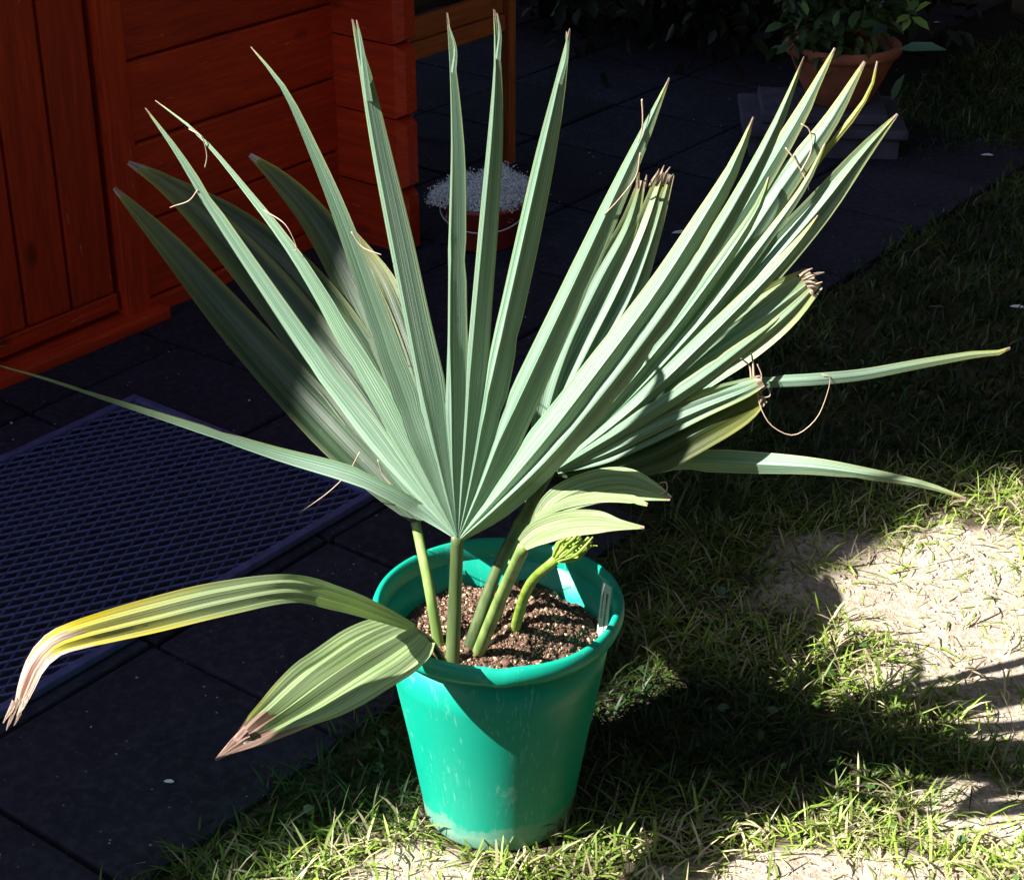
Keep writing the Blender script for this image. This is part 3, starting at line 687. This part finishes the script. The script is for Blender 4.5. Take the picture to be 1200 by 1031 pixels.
# --- young spear leaf
y0 = 1.85
frF = petiole([soil_pt(598, 742) - Vector((0, 0, .02)), at_y(618, 690, 1.77), at_y(646, 660, 1.715), at_y(652, 655, 1.715)], [.007, .0062, .0058, .006], 'spear', label='bright yellow-green young spear leaf just unfolding')
for i in range(13):
    u = i / 12; k = (i * 7) % 5
    tip = (670 + 30 * u - 3 * (k == 2), 626 + 9 * u + (k - 2) * 2.2); mid = (653 + 24 * u, 637 + 17 * u); q3 = (662 + 27 * u + (k - 2), 631 + 12 * u + (2 - k) * 1.2)
    yy = [1.715 - .004 * u, 1.715 - .012 * math.sin(i * 2.1), 1.715 + .012 * math.sin(i * 1.7), 1.715 + .01 * math.cos(i * 2.9)]
    C = spline([(*at_y(648 + 6 * u, 653 + 6 * u, yy[0]), .0014), (*at_y(*mid, yy[1]), .0021), (*at_y(*q3, yy[2]), .0017), (*at_y(*tip, yy[3]), .0011 + .0009 * (k == 1))], 12)
    link('folded_segment', tube_mesh('folded_segment', C[:, :3], C[:, 3], 6, .45), frF, M['spear'])

# --- drooping yellowing frond at the left
HG = at_y(486, 740, 1.705)
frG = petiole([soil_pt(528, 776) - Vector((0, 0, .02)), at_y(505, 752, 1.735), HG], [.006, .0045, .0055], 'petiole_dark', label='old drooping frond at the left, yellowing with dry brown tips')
def free_blade(pts, n=30):
    C = []
    for (px, py, wd, y) in pts:
        p = at_y(px, py, y); C.append((p.x, p.y, p.z, wd * px_size(p) * .5))
    return spline(C, n)
NG1 = Vector((-.30, -.65, .70)).normalized()
build_blade(frG, free_blade([(486, 736, 10, 1.705), (440, 716, 22, 1.68), (395, 700, 32, 1.64), (340, 688, 40, 1.59), (260, 700, 48, 1.53), (170, 722, 47, 1.47), (95, 742, 39, 1.42), (62, 755, 33, 1.40), (42, 776, 28, 1.39), (30, 803, 24, 1.387), (22, 826, 15, 1.385)], 40), NG1, 16, 'leaf_pale', pleats=3, pamp=.45, yel=(-.3, 1.05), edge_y=(.05, .4), seed=90, cup=.15, wave=.12, dstart=.85, label='long arched segment turning yellow, its dry end hanging down')
NG2 = Vector((-.35, -.60, .72)).normalized()
build_blade(frG, free_blade([(488, 736, 62, 1.70), (470, 745, 92, 1.68), (435, 766, 112, 1.64), (395, 792, 110, 1.59), (355, 820, 90, 1.545), (325, 840, 64, 1.51), (305, 853, 46, 1.49), (285, 867, 26, 1.475), (266, 880, 10, 1.46), (252, 890, 3, 1.45)], 40), NG2, 13, 'leaf_pale', pleats=4, pamp=.7, yel=(-.3, .25), edge_y=(-.1, .8), seed=91, cup=.35, wave=.10, dstart=.76, brown=.75, label='broad folded green segment with yellow edge and purple-brown tip')

# --- dry strands at the cut and withered ends
def strands(parent, nrm, base, tips, y, w=6, brown=0.0, seed=200):
    if parent is frB: y = at_plane(base[0], base[1], HB, NB_).y - .004
    if parent is frC: y = at_plane(base[0], base[1], HC, NC).y - .004
    for i, (tx, ty) in enumerate(tips):
        bx, by = base[0] + (base[2] - base[0]) * (i + .5) / len(tips), base[1] + (base[3] - base[1]) * (i + .5) / len(tips)
        mx, my = (bx + tx) / 2 + rnd.uniform(-2, 2), (by + ty) / 2 + rnd.uniform(-2, 2)
        build_blade(parent, free_blade([(bx, by, w * 1.1, y), (mx, my, w, y - .004), (tx, ty, 1.2, y - .006 + rnd.uniform(-.006, .006))], 8), nrm, 30, 'leaf_pale', dead=(1, 1), brown=brown * rnd.uniform(.3, 1.2), seed=seed + i, name='dry_strand')
strands(frG, NG1, (14, 822, 36, 812), [(3, 846), (8, 856), (16, 850), (20, 838), (30, 826)], 1.386, 7, .3)
strands(frG, NG2, (286, 850, 296, 868), [(252, 889), (262, 880), (276, 872)], 1.478, 8, .7, 210)
strands(frB, NB_, (936, 322, 950, 342), [(952, 314), (966, 319), (955, 330), (964, 331), (957, 348)], 1.965, 4, .15, 220)
strands(frC, NC, (744, 222, 786, 216), [(748, 202), (758, 205), (772, 198), (779, 194), (786, 196), (789, 204)], 1.955, 4, .1, 230)
strands(frB, NB_, (878, 440, 890, 462), [(893, 440), (900, 452), (892, 472)], 1.93, 3.5, .5, 240)

# ------------------------------------------------------------------ red bucket of white fluff
bp = W(3.03, -2.41, .007)
bk = thing('red_bucket', 'small red bucket with wire handle overflowing with fluffy white flowers by shed', 'bucket', bp)
link('bucket_body', lathe('bucket_body', [(.0, .0), (.072, .0), (.078, .006), (.088, .09), (.096, .095), (.097, .104), (.091, .105), (.085, .09), (.074, .012), (.0, .01)], 40), bk, M['red_plastic'], Matrix.Translation(bp))
hv_ = [bp + Vector((.099 * math.cos(q), .099 * math.sin(q), .085 - .028 * math.sin(-q))) for q in np.linspace(math.pi, 2 * math.pi, 20)]
link('wire_handle', tube_mesh('wire_handle', hv_, [.0018] * 20, 6), bk, M['wire'])
nf = 42000
lobes = np.array([(-.085, -.01, .105, .045), (-.045, .02, .135, .05), (.0, .0, .125, .05), (.035, .015, .165, .055), (.075, .0, .135, .05), (.095, -.01, .10, .035), (-.01, -.04, .11, .045), (.045, -.04, .115, .045)])
li_ = rng.integers(0, len(lobes), nf); g3 = rng.normal(size=(nf, 3)); g3 /= np.linalg.norm(g3, axis=1)[:, None]
lobes[:, 2] = .098 + (lobes[:, 2] - .098) * .5; lobes[:, 3] *= .85
cc = lobes[li_, :3] + g3 * (lobes[li_, 3] * rng.normal(.9, .16, nf))[:, None]
cc = cc[(np.hypot(cc[:, 0], cc[:, 1]) < .086) | (cc[:, 2] > .1)]; nf = len(cc)
def tri_cloud(cc, s):
    k = len(cc); d1 = rng.normal(size=(k, 3)); d2 = rng.normal(size=(k, 3))
    d1 /= np.linalg.norm(d1, axis=1)[:, None]; d2 -= d1 * (d1 * d2).sum(1)[:, None]; d2 /= np.linalg.norm(d2, axis=1)[:, None]
    s = s[:, None]
    V = np.stack([cc - d1 * s, cc + d2 * s * .8, cc + d1 * s, cc - d2 * s * .8], 1).reshape(-1, 3)
    i = np.arange(k) * 4; return V, np.stack([i, i + 1, i + 2, i + 3], 1)
V, Q = tri_cloud(cc, rng.uniform(.0012, .0028, nf))
fl = link('white_flowers', np_mesh('white_flowers', V, Q, 4), bk, M['fluff'], Matrix.Translation(bp)); fl['kind'] = 'stuff'

# ------------------------------------------------------------------ stone plinth and terracotta pot with a shrub
pl = Vector((.83, 4.62, 0))
pt = thing('stone_plinth', 'low grey stone plinth with stepped ledges under the terracotta pot', 'plinth', pl)
zz = .006
for (hx, hy, h, b_) in ((.195, .15, .058, .006), (.215, .165, .026, .009), (.165, .125, .030, .010)):
    link('ledge' if h < .05 else 'base_block', box_mesh('ledge', hx * 2, hy * 2, h - .001, b_, 3), pt, M['stone'], Matrix.Translation((pl.x, pl.y, zz + h / 2)) @ Matrix.Rotation(R(-4), 4, 'Z')); zz += h
tpc = Vector((.875, 4.62, zz))
tp = thing('terracotta_pot', 'rounded terracotta flowerpot with thick rim standing on the stone plinth', 'flowerpot', tpc)
link('body', lathe('body', [(.0, .002), (.076, .0), (.083, .006), (.110, .06), (.134, .115), (.141, .133), (.136, .135), (.12, .10), (.0, .09)], 56), tp, M['terracotta'], Matrix.Translation(tpc))
link('rim', lathe('rim', [(.141, .130), (.150, .133), (.155, .143), (.152, .157), (.144, .163), (.135, .160), (.130, .148), (.138, .134), (.141, .130)], 56), tp, M['terracotta'], Matrix.Translation(tpc))

LEAF = np.array([(0, 0, 0), (.30, .22, .05), (.30, 0, -.01), (.30, -.22, .05), (.68, .20, .03), (.68, 0, -.04), (.68, -.20, .03), (1, 0, -.10)])
LFQ = np.array([(0, 2, 1), (0, 3, 2), (1, 2, 5), (1, 5, 4), (2, 3, 6), (2, 6, 5), (4, 5, 7), (5, 6, 7)])
def leaf_cloud(c, dirs, L, wid=1.0):
    """leaf-shaped faces at points c pointing along dirs with length L"""
    k = len(c); d = dirs / np.linalg.norm(dirs, axis=1)[:, None]
    upv = np.tile([[0, 0, 1.0]], (k, 1)) + rng.normal(size=(k, 3)) * .45
    s = np.cross(upv, d); s /= np.linalg.norm(s, axis=1)[:, None]; nn = np.cross(d, s)
    L = L[:, None, None]
    V = c[:, None] + L * (LEAF[None, :, 0:1] * d[:, None] + wid * LEAF[None, :, 1:2] * s[:, None] + LEAF[None, :, 2:3] * nn[:, None])
    T = (LFQ[None] + 8 * np.arange(k)[:, None, None]).reshape(-1, 3)
    return V.reshape(-1, 3), T
def shrub(name, label, base, rx, ry, z0, z1, nl, L, col, cat='shrub', group=None, clumps=26, stem_n=6, wid=1.0):
    o = thing(name, label, cat, base, group)
    ctr = np.stack([rng.normal(0, .55, clumps).clip(-1, 1) * rx, rng.normal(0, .55, clumps).clip(-1, 1) * ry, z0 + rng.uniform(.05, 1, clumps) * (z1 - z0)], 1)
    ci = rng.integers(0, clumps, nl); off = rng.normal(size=(nl, 3)) * np.array([rx, ry, (z1 - z0) * .6]) * .20
    c = ctr[ci] + off; c[:, 2] = c[:, 2].clip(z0 * .6 + .01)
    d = off / (np.linalg.norm(off, axis=1)[:, None] + 1e-6) + rng.normal(size=(nl, 3)) * .6 + np.array([0, 0, .1])
    V, T = leaf_cloud(c, d, rng.uniform(.6, 1.2, nl) * L, wid)
    me = np_mesh('crown', V, T); cv = np.array(col)[None] * rng.uniform(.55, 1.5, (clumps, 1))[ci] * rng.uniform(.7, 1.3, (nl, 1))
    set_col(me, 'gc', np.repeat(cv, 8, 0)); me.shade_smooth()
    cr = link('crown', me, o, M['leafy'], Matrix.Translation(base)); cr['kind'] = 'stuff'
    for k in range(stem_n):
        e = ctr[k]; C = spline([(0, 0, 0), (e[0] * .35, e[1] * .35, e[2] * .5), tuple(e)], 8) + np.array(base)
        link('stem', tube_mesh('stem', C, np.linspace(.006, .002, 8) * (1 + (z1 > .8)), 6), o, M['stem_dark'])
    return o
ps = shrub('potted_shrub', 'leafy green shrub with broad leaves growing in the terracotta pot', tpc + Vector((0, 0, .135)), .15, .13, .02, .48, 1000, .055, (.05, .095, .026), clumps=26)
def single_leaf(parent, a, b, wd, col, nrm=(0, -.5, .85)):
    d = (b - a); L = d.length; d = d.normalized(); nn = Vector(nrm).normalized(); s = nn.cross(d).normalized(); nn = d.cross(s)
    vs = [a + d * (L * q[0]) + s * (q[1] * wd / .22 * .5) + nn * (q[2] * L) for q in LEAF]
    me = mesh('leaf', vs, [tuple(f) for f in LFQ], True); set_col(me, 'gc', np.tile([col], (8, 1))); link('leaf', me, parent, M['leafy'])
for (x0, y0_, x1, y1, wd, col) in ((1052, 58, 1110, 55, .034, (.10, .20, .12)), (1045, 118, 1058, 88, .022, (.10, .19, .10)), (1068, 20, 1090, 34, .026, (.20, .30, .05)), (1072, 14, 1090, 2, .026, (.22, .32, .05)), (1066, 20, 1058, 36, .02, (.20, .30, .05)), (1066, 16, 1062, -6, .03, (.18, .30, .05)), (1066, 18, 1050, 26, .02, (.20, .26, .05)), (940, 2, 947, 18, .018, (.14, .24, .05)), (1040, 30, 1022, 38, .03, (.03, .07, .04))):
    single_leaf(ps, at_y(x0, y0_, 4.50), at_y(x1, y1, 4.47), wd, col)

# ------------------------------------------------------------------ dark shrubs closing the view
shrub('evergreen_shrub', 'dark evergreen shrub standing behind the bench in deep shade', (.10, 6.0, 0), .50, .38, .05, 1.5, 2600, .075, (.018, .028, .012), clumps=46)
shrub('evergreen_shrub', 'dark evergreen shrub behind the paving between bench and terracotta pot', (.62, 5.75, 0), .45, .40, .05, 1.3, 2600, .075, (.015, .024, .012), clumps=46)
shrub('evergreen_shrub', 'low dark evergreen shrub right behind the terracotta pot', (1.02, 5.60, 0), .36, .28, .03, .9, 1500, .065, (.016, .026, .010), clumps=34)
for k, (bx, by, lab) in enumerate(((1.50, 6.15, 'clump of strappy green leaves at the top edge, nearer the terracotta pot'), (1.86, 6.10, 'clump of strappy green leaves in the top right corner'))):
    o = thing('strap_leaf_plant', lab, 'plant', (bx, by, 0), 'strap-leaved plants at the back of the lawn')
    for j in range(16):
        q = rnd.uniform(0, 6.28); rr_ = rnd.uniform(.10, .26); h_ = rnd.uniform(.12, .30)
        C = spline([(bx, by, 0, .006), (bx + .4 * rr_ * math.cos(q), by + .4 * rr_ * math.sin(q), h_, .010), (bx + rr_ * math.cos(q), by + rr_ * math.sin(q), h_ * .45, .002)], 9)
        vs, fs = [], []
        for i in range(9):
            sxv = Vector((-math.sin(q), math.cos(q), 0)) * C[i, 3]; p = Vector(C[i, :3]); vs += [p - sxv, p + Vector((0, 0, -.002)), p + sxv]
        for i in range(8):
            for u in (0, 1): fs.append((i * 3 + u, i * 3 + u + 1, i * 3 + u + 4, i * 3 + u + 3))
        me = mesh('leaf', vs, fs, True); set_col(me, 'gc', np.tile([(.05, .10, .04)], (27, 1)) * rnd.uniform(.6, 1.5)); link('leaf', me, o, M['leafy'])

# ------------------------------------------------------------------ white petals lying about
for (px, py, s, lab) in ((797, 274, .020, 'white sliver of petal on the paving near the lawn edge'), (1157, 183, .016, 'white petal on the far paving beside the lawn'), (1192, 361, .016, 'white daisy petal in the shaded grass at the right edge'), (198, 917, .007, 'white crumb on the dark slab below the grid mat'), (1098, 20, .012, 'white fallen petal beside the potted shrub')):
    p = at_z(px, py, .009) if py > 100 else at_z(px, py, .03)
    p.z = .010
    a0 = rnd.uniform(-.3, .3); vs = [(s * x, s * .45 * y_, .002 + .15 * s * abs(y_)) for x, y_ in ((-1, 0), (-.5, .7), (.3, 1), (1, .2), (.7, -.6), (-.3, -.9))]
    me = mesh('fallen_petal', vs + [(x, y_, z_ - .0015) for x, y_, z_ in vs], [tuple(range(6)), tuple(range(11, 5, -1))] + [(i, 6 + i, 6 + (i + 1) % 6, (i + 1) % 6) for i in range(6)])
    tag(link('fallen_petal', me, None, M['petal'], Matrix.Translation(p) @ Matrix.Rotation(a0, 4, 'Z')), lab, 'petal', 'white petals on the ground')

# ------------------------------------------------------------------ the house behind the photographer's left that shades the patio
K = Vector((-3.355, 1.783, 0))
house = thing('house', 'pale rendered house with slate gable roof left of the photographer', 'house', K)
wd_, dp_, ev, rg = 7.0, 8.5, 5.0, 8.5
HD_ = Vector((math.sin(R(49)), math.cos(R(49)), 0)); HN_ = Vector((math.cos(R(49)), -math.sin(R(49)), 0))
def hp(a, b, z): return K - HN_ * a - HD_ * b + ZV * z
v = [hp(0, 0, -.05), hp(wd_, 0, -.05), hp(wd_, 0, ev), hp(wd_ / 2, 0, rg), hp(0, 0, ev), hp(0, dp_, -.05), hp(wd_, dp_, -.05), hp(wd_, dp_, ev), hp(wd_ / 2, dp_, rg), hp(0, dp_, ev)]
link('wall', mesh('wall', v, [(0, 1, 2, 3, 4), (9, 8, 7, 6, 5), (0, 4, 9, 5), (1, 6, 7, 2), (2, 7, 8, 3), (3, 8, 9, 4)]), house, M['brick'])
for s in (0, 1):
    a0_, a1_ = (wd_, wd_ / 2) if s else (0.0, wd_ / 2)
    q = [hp(a0_, -.03, ev + .01), hp(a1_, -.03, rg + .06), hp(a1_, dp_ + .03, rg + .06), hp(a0_, dp_ + .03, ev + .01)]
    link('roof', mesh('roof', q + [p + ZV * .05 for p in q], [(0, 1, 2, 3), (7, 6, 5, 4), (0, 4, 5, 1), (1, 5, 6, 2), (2, 6, 7, 3), (3, 7, 4, 0)]), house, M['slate'])
for (a0_, z0_, ww, hh) in ((1.2, 1.0, 1.3, 1.2), (4.2, 1.0, 1.3, 1.2), (1.2, 3.4, 1.1, 1.1), (4.3, 3.4, 1.1, 1.1)):
    wf = link('window', box_mesh('window', ww, .06, hh, .004), house, M['white_paint'], frame(-HN_, HD_, ZV, hp(a0_ + ww / 2, -.01, z0_ + hh / 2)))
    for s in (-1, 1): link('pane', box_mesh('pane', ww / 2 - .09, .01, hh - .12, .001), wf, M['glass'], frame(-HN_, HD_, ZV, hp(a0_ + ww / 2 + s * (ww / 4 - .01), -.042, z0_ + hh / 2)))

# ------------------------------------------------------------------ hedges added out of view to cut the sky light
def hedge(label, a, b, th, h, nl):
    a, b = Vector(a), Vector(b); d = (b - a); L = d.length; d.normalize(); nv = Vector((-d.y, d.x, 0)); mid = (a + b) / 2
    o = thing('sky_blocking_hedge', label, 'hedge', mid, 'unseen hedges added to block sky light')
    core = link('branches', box_mesh('branches', L - .2, th * .75, h - .1, .05), o, M['stem_dark'], frame(d, nv, ZV, mid + ZV * (h / 2 - .05)))
    u = rng.uniform(-.5, .5, nl) * L; side = rng.choice([-1, 1], nl); zz_ = rng.uniform(0, 1, nl) * h; vv = side * th * (.5 + .12 * (fbm(u, zz_, 2.5, 4) - .5))
    top = rng.uniform(0, 1, nl) < .15; vv = np.where(top, rng.uniform(-.5, .5, nl) * th, vv); zz_ = np.where(top, h + rng.uniform(-.05, .08, nl), zz_)
    dn, nn_ = np.array(d), np.array(nv)
    c = np.array(mid)[None] + u[:, None] * dn + vv[:, None] * nn_; c[:, 2] = zz_
    dr = side[:, None] * nn_[None] * .7 + rng.normal(size=(nl, 3)) * .6 + np.array([0, 0, .4])
    V, T = leaf_cloud(c, dr, rng.uniform(.10, .22, nl), .8); me = np_mesh('foliage', V, T)
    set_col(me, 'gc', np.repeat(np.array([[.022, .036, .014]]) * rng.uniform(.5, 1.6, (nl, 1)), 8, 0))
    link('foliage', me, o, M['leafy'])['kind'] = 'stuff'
hedge('unseen dark hedge added along the back to cut sky light', (-3.0, 8.2, 0), (4.6, 8.2, 0), .8, 6.8, 6000)
hedge('unseen dark hedge added along the right side to cut sky light', (3.9, 7.6, 0), (3.9, -2.2, 0), .8, 4.0, 6000)
hedge('unseen dark hedge added behind the camera to cut sky light', (4.4, -2.8, 0), (-2.6, -2.8, 0), .8, 4.4, 5500)

# ------------------------------------------------------------------ tree added out of view, its crown blocking sky light over the back
tb = Vector((2.9, 7.1, 0)); tree = thing('sky_blocking_tree', 'unseen broadleaf tree added so its dense crown blocks sky light', 'tree', tb)
C = spline([(2.9, 7.1, -.05, .17), (2.85, 7.0, 1.5, .14), (2.6, 6.6, 3.2, .12), (2.0, 5.8, 5.0, .07), (1.5, 5.0, 6.4, .03)], 20)
trunk = link('trunk', tube_mesh('trunk', C[:, :3], C[:, 3], 12), tree, M['stem_dark'])
for (ex, ey, ez) in ((-.6, 5.4, 5.8), (.2, 3.2, 6.0), (2.6, 3.4, 6.2), (3.3, 5.4, 6.4), (-.4, 6.8, 6.2)):
    Cb = spline([(2.6, 6.6, 3.2), ((2.6 + ex) / 2, (6.6 + ey) / 2, (3.4 + ez) / 2 + .3), (ex, ey, ez)], 12)
    link('limb', tube_mesh('limb', Cb, np.linspace(.08, .02, 12), 8), trunk, M['stem_dark'])
nl = 9000; ncl = 90
cl = rng.normal(size=(ncl, 3)); cl /= np.linalg.norm(cl, axis=1)[:, None]; cl = cl * (rng.uniform(.2, 1, (ncl, 1)) ** .5) * np.array([[2.6, 3.1, 1.1]]) + np.array([[1.3, 4.3, 6.2]])
ci = rng.integers(0, ncl, nl); off = rng.normal(size=(nl, 3)) * .33
V, T = leaf_cloud(cl[ci] + off, off + rng.normal(size=(nl, 3)) * .4, rng.uniform(.14, .26, nl), 1.1); me = np_mesh('crown', V, T)
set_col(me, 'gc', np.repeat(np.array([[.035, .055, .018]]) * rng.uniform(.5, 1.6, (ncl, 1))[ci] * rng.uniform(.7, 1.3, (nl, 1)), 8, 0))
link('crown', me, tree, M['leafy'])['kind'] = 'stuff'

# ------------------------------------------------------------------ crumbs, grit and weeds
def crumbs(name, label, x, y, z, size, pal):
    n = len(x); Vc = cube[None] * size[:, None, None] * rng.uniform(.4, 1.1, (n, 8, 1)) * rng.uniform(.5, 1.3, (n, 1, 3)) * np.array([[[1, 1, .6]]])
    q = rng.uniform(0, 6.28, n); ca, sa = np.cos(q)[:, None], np.sin(q)[:, None]
    Vc = np.stack([Vc[..., 0] * ca - Vc[..., 1] * sa + x[:, None], Vc[..., 0] * sa + Vc[..., 1] * ca + y[:, None], Vc[..., 2] + (z + size * .3)[:, None]], -1)
    me = np_mesh(name, Vc.reshape(-1, 3), (cf[None] + 8 * np.arange(n)[:, None, None]).reshape(-1, 4), 4); set_col(me, 'gc', np.repeat(pal, 8, 0))
    tag(link(name, me, None, M['compost']), label, 'grit', kind='stuff')
x, y = rng.uniform(-.6, 1.5, 16000), rng.uniform(1.4, 2.9, 16000); k_ = (bare(x, y) > rng.uniform(.1, 1, 16000)) & (pave_mask(x, y) > .03); x, y = x[k_], y[k_]
crumbs('earth_crumbs', 'small dry crumbs of earth and stones on the bare patches', x, y, lawn_z(x, y), rng.uniform(.0008, .0030, len(x)) * (1 + 1.5 * (rng.uniform(0, 1, len(x)) > .97)), np.array([[.42, .35, .28]]) * rng.uniform(.45, 1.35, (len(x), 1)))
x, y = rng.uniform(-1.3, 1.6, 1500), rng.uniform(1.3, 5.4, 1500); k_ = (pave_mask(x, y) < -.01) & ((x * N2[0] + y * N2[1]) > -2.6); x, y = x[k_], y[k_]
t_ = x * D2[0] + y * D2[1]; n_ = x * N2[0] + y * N2[1]; onmat = (t_ < T1 + .01) & (n_ > NA - .01) & (n_ < NB + .01); x, y = x[~onmat], y[~onmat]
pk = rng.uniform(0, 1, (len(x), 1))
crumbs('paving_grit', 'scattered pale specks and crumbs of soil on the dark slabs', x, y, np.full(len(x), .0065), rng.uniform(.0008, .0022, len(x)) * (1 + (rng.uniform(0, 1, len(x)) > .95)), np.where(pk < .35, [[.55, .53, .50]], np.where(pk < .6, [[.16, .10, .07]], [[.05, .045, .05]])))
x, y = rng.uniform(-.6, 1.5, 2600), rng.uniform(1.4, 3.4, 2600); k_ = (fbm(x, y, 5, 31) > .56) & (pave_mask(x, y) > .02) & (bare(x, y) < .4) & (np.hypot(x - PC.x, y - PC.y) > .11); x, y = x[k_], y[k_]
dr = rng.normal(size=(len(x), 3)); dr[:, 2] = np.abs(dr[:, 2]) * .35
V, T = leaf_cloud(np.stack([x, y, lawn_z(x, y) + rng.uniform(.008, .022, len(x))], 1), dr, rng.uniform(.009, .020, len(x)), 1.7); me = np_mesh('clover', V, T)
set_col(me, 'gc', np.repeat(np.array([[.045, .10, .025]]) * rng.uniform(.6, 1.6, (len(x), 1)), 8, 0)); tag(link('clover', me, None, M['leafy']), 'small round clover leaves mixed into the lawn grass', 'clover', kind='stuff')

# ------------------------------------------------------------------ grass
def grass(name, n, xr, yr, dens, L, wd, lean, label, pal, keep):
    x = rng.uniform(*xr, n); y = rng.uniform(*yr, n); m = (pave_mask(x, y) > rng.uniform(-.03, .015, n)) & (rng.uniform(0, 1, n) < keep(x, y))
    m &= np.hypot(x - PC.x, y - PC.y) > .099
    x, y = x[m], y[m]; n = len(x); z = lawn_z(x, y) - .003
    L = rng.uniform(*L, n) * (.7 + .6 * fbm(x, y, 7, 11)); a = rng.uniform(0, 6.28, n); le = rng.uniform(*lean, n); W_ = rng.uniform(*wd, n)
    curl = rng.uniform(.2, 1.0, n)
    d = np.stack([np.cos(a), np.sin(a)], 1); s = np.stack([-np.sin(a), np.cos(a), rng.uniform(-.4, .4, n)], 1)
    P0 = np.stack([x, y, z], 1)
    def pt_(f):
        ang = le + curl * f * .9; hx = np.sin(ang) * L * f; hz = np.maximum(np.cos(ang), .02) * L * f
        return P0 + np.stack([d[:, 0] * hx, d[:, 1] * hx, hz + .002], 1)
    p1, p2, p3 = pt_(.4), pt_(.75), pt_(1.0); h = (W_ / 2)[:, None]
    V = np.stack([P0 - s * h * .8, P0 + s * h * .8, p1 - s * h, p1 + s * h, p2 - s * h * .75, p2 + s * h * .75, p3], 1).reshape(-1, 3)
    i = np.arange(n)[:, None] * 7
    T = np.concatenate([i + np.array([[0, 1, 3]]), i + np.array([[0, 3, 2]]), i + np.array([[2, 3, 5]]), i + np.array([[2, 5, 4]]), i + np.array([[4, 5, 6]])], 1).reshape(-1, 3)
    me = np_mesh(name, V, T); me.shade_smooth()
    c = pal(x, y, n); set_col(me, 'gc', np.repeat(c, 7, 0))
    return tag(link(name, me, None, M['grass']), label, 'grass', kind='stuff')
def sunlit_dryness(x, y):
    """grass colour carries the light: 0 = shaded, 1 = sunlit, also dry round bare earth"""
    b = np.zeros_like(x)
    for (px, py, rx, ry) in ((1120, 690, .42, .30), (1190, 765, .40, .28), (1010, 1030, .42, .20), (900, 745, .20, .14), (480, 1015, .28, .09), (1170, 585, .28, .15)):
        c = at_z(px, py, 0); b = np.maximum(b, np.clip(1.25 - ((x - c.x) / rx) ** 2 - ((y - c.y) / ry) ** 2, 0, 1))
    return np.clip(b + (fbm(x, y, 6, 8) - .5) * .9, 0, 1)
def pal_green(x, y, n):
    k = rng.uniform(0, 1, (n, 1)); dry = sunlit_dryness(x, y)[:, None]
    shaded_green = np.where(k < .6, np.array([[.014, .036, .006]]), np.where(k < .93, np.array([[.027, .060, .010]]), np.array([[.06, .09, .02]])))  # dark green puts shade into the lawn colour, the pale set puts in sunlight
    pale = np.where(k < .45, np.array([[.17, .27, .030]]), np.where(k < .85, np.array([[.28, .39, .060]]), np.array([[.42, .48, .16]])))
    g_ = (shaded_green * (1 - dry) + pale * dry) * rng.uniform(.7, 1.3, (n, 1))
    st = np.array([[.54, .47, .29]]) * rng.uniform(.7, 1.25, (n, 1)) * (.25 + .75 * dry)
    return np.where(rng.uniform(0, 1, (n, 1)) < .04 + .34 * dry, st, g_)
def pal_straw(x, y, n):
    return np.array([[.45, .38, .25]]) * rng.uniform(.55, 1.35, (n, 1)) * (1 + rng.normal(0, .05, (n, 3)))
def keep_near(x, y): return np.clip((1 - .93 * bare(x, y)) * np.clip((fbm(x, y, 6, 21) - .2) * 4, .45, 1), 0, 1)
grass('lawn_grass', 80000, (-.75, 1.5), (1.35, 3.0), 1, (.020, .068), (.0014, .0040), (.25, 1.35), 'matted green and straw-coloured grass around the green pot', pal_green, keep_near)
grass('dry_thatch', 26000, (-.75, 1.5), (1.35, 3.0), 1, (.012, .042), (.0009, .0020), (1.25, 1.5), 'pale dry straw lying flat on the bare earth', pal_straw, lambda x, y: .02 + .35 * sunlit_dryness(x, y) + .5 * bare(x, y))
grass('far_lawn_grass', 90000, (0.2, 3.2), (3.0, 6.6), 1, (.030, .060), (.0028, .0055), (.1, .9), 'short green shaded lawn grass beyond the palm', pal_green, lambda x, y: .9 + 0 * x)
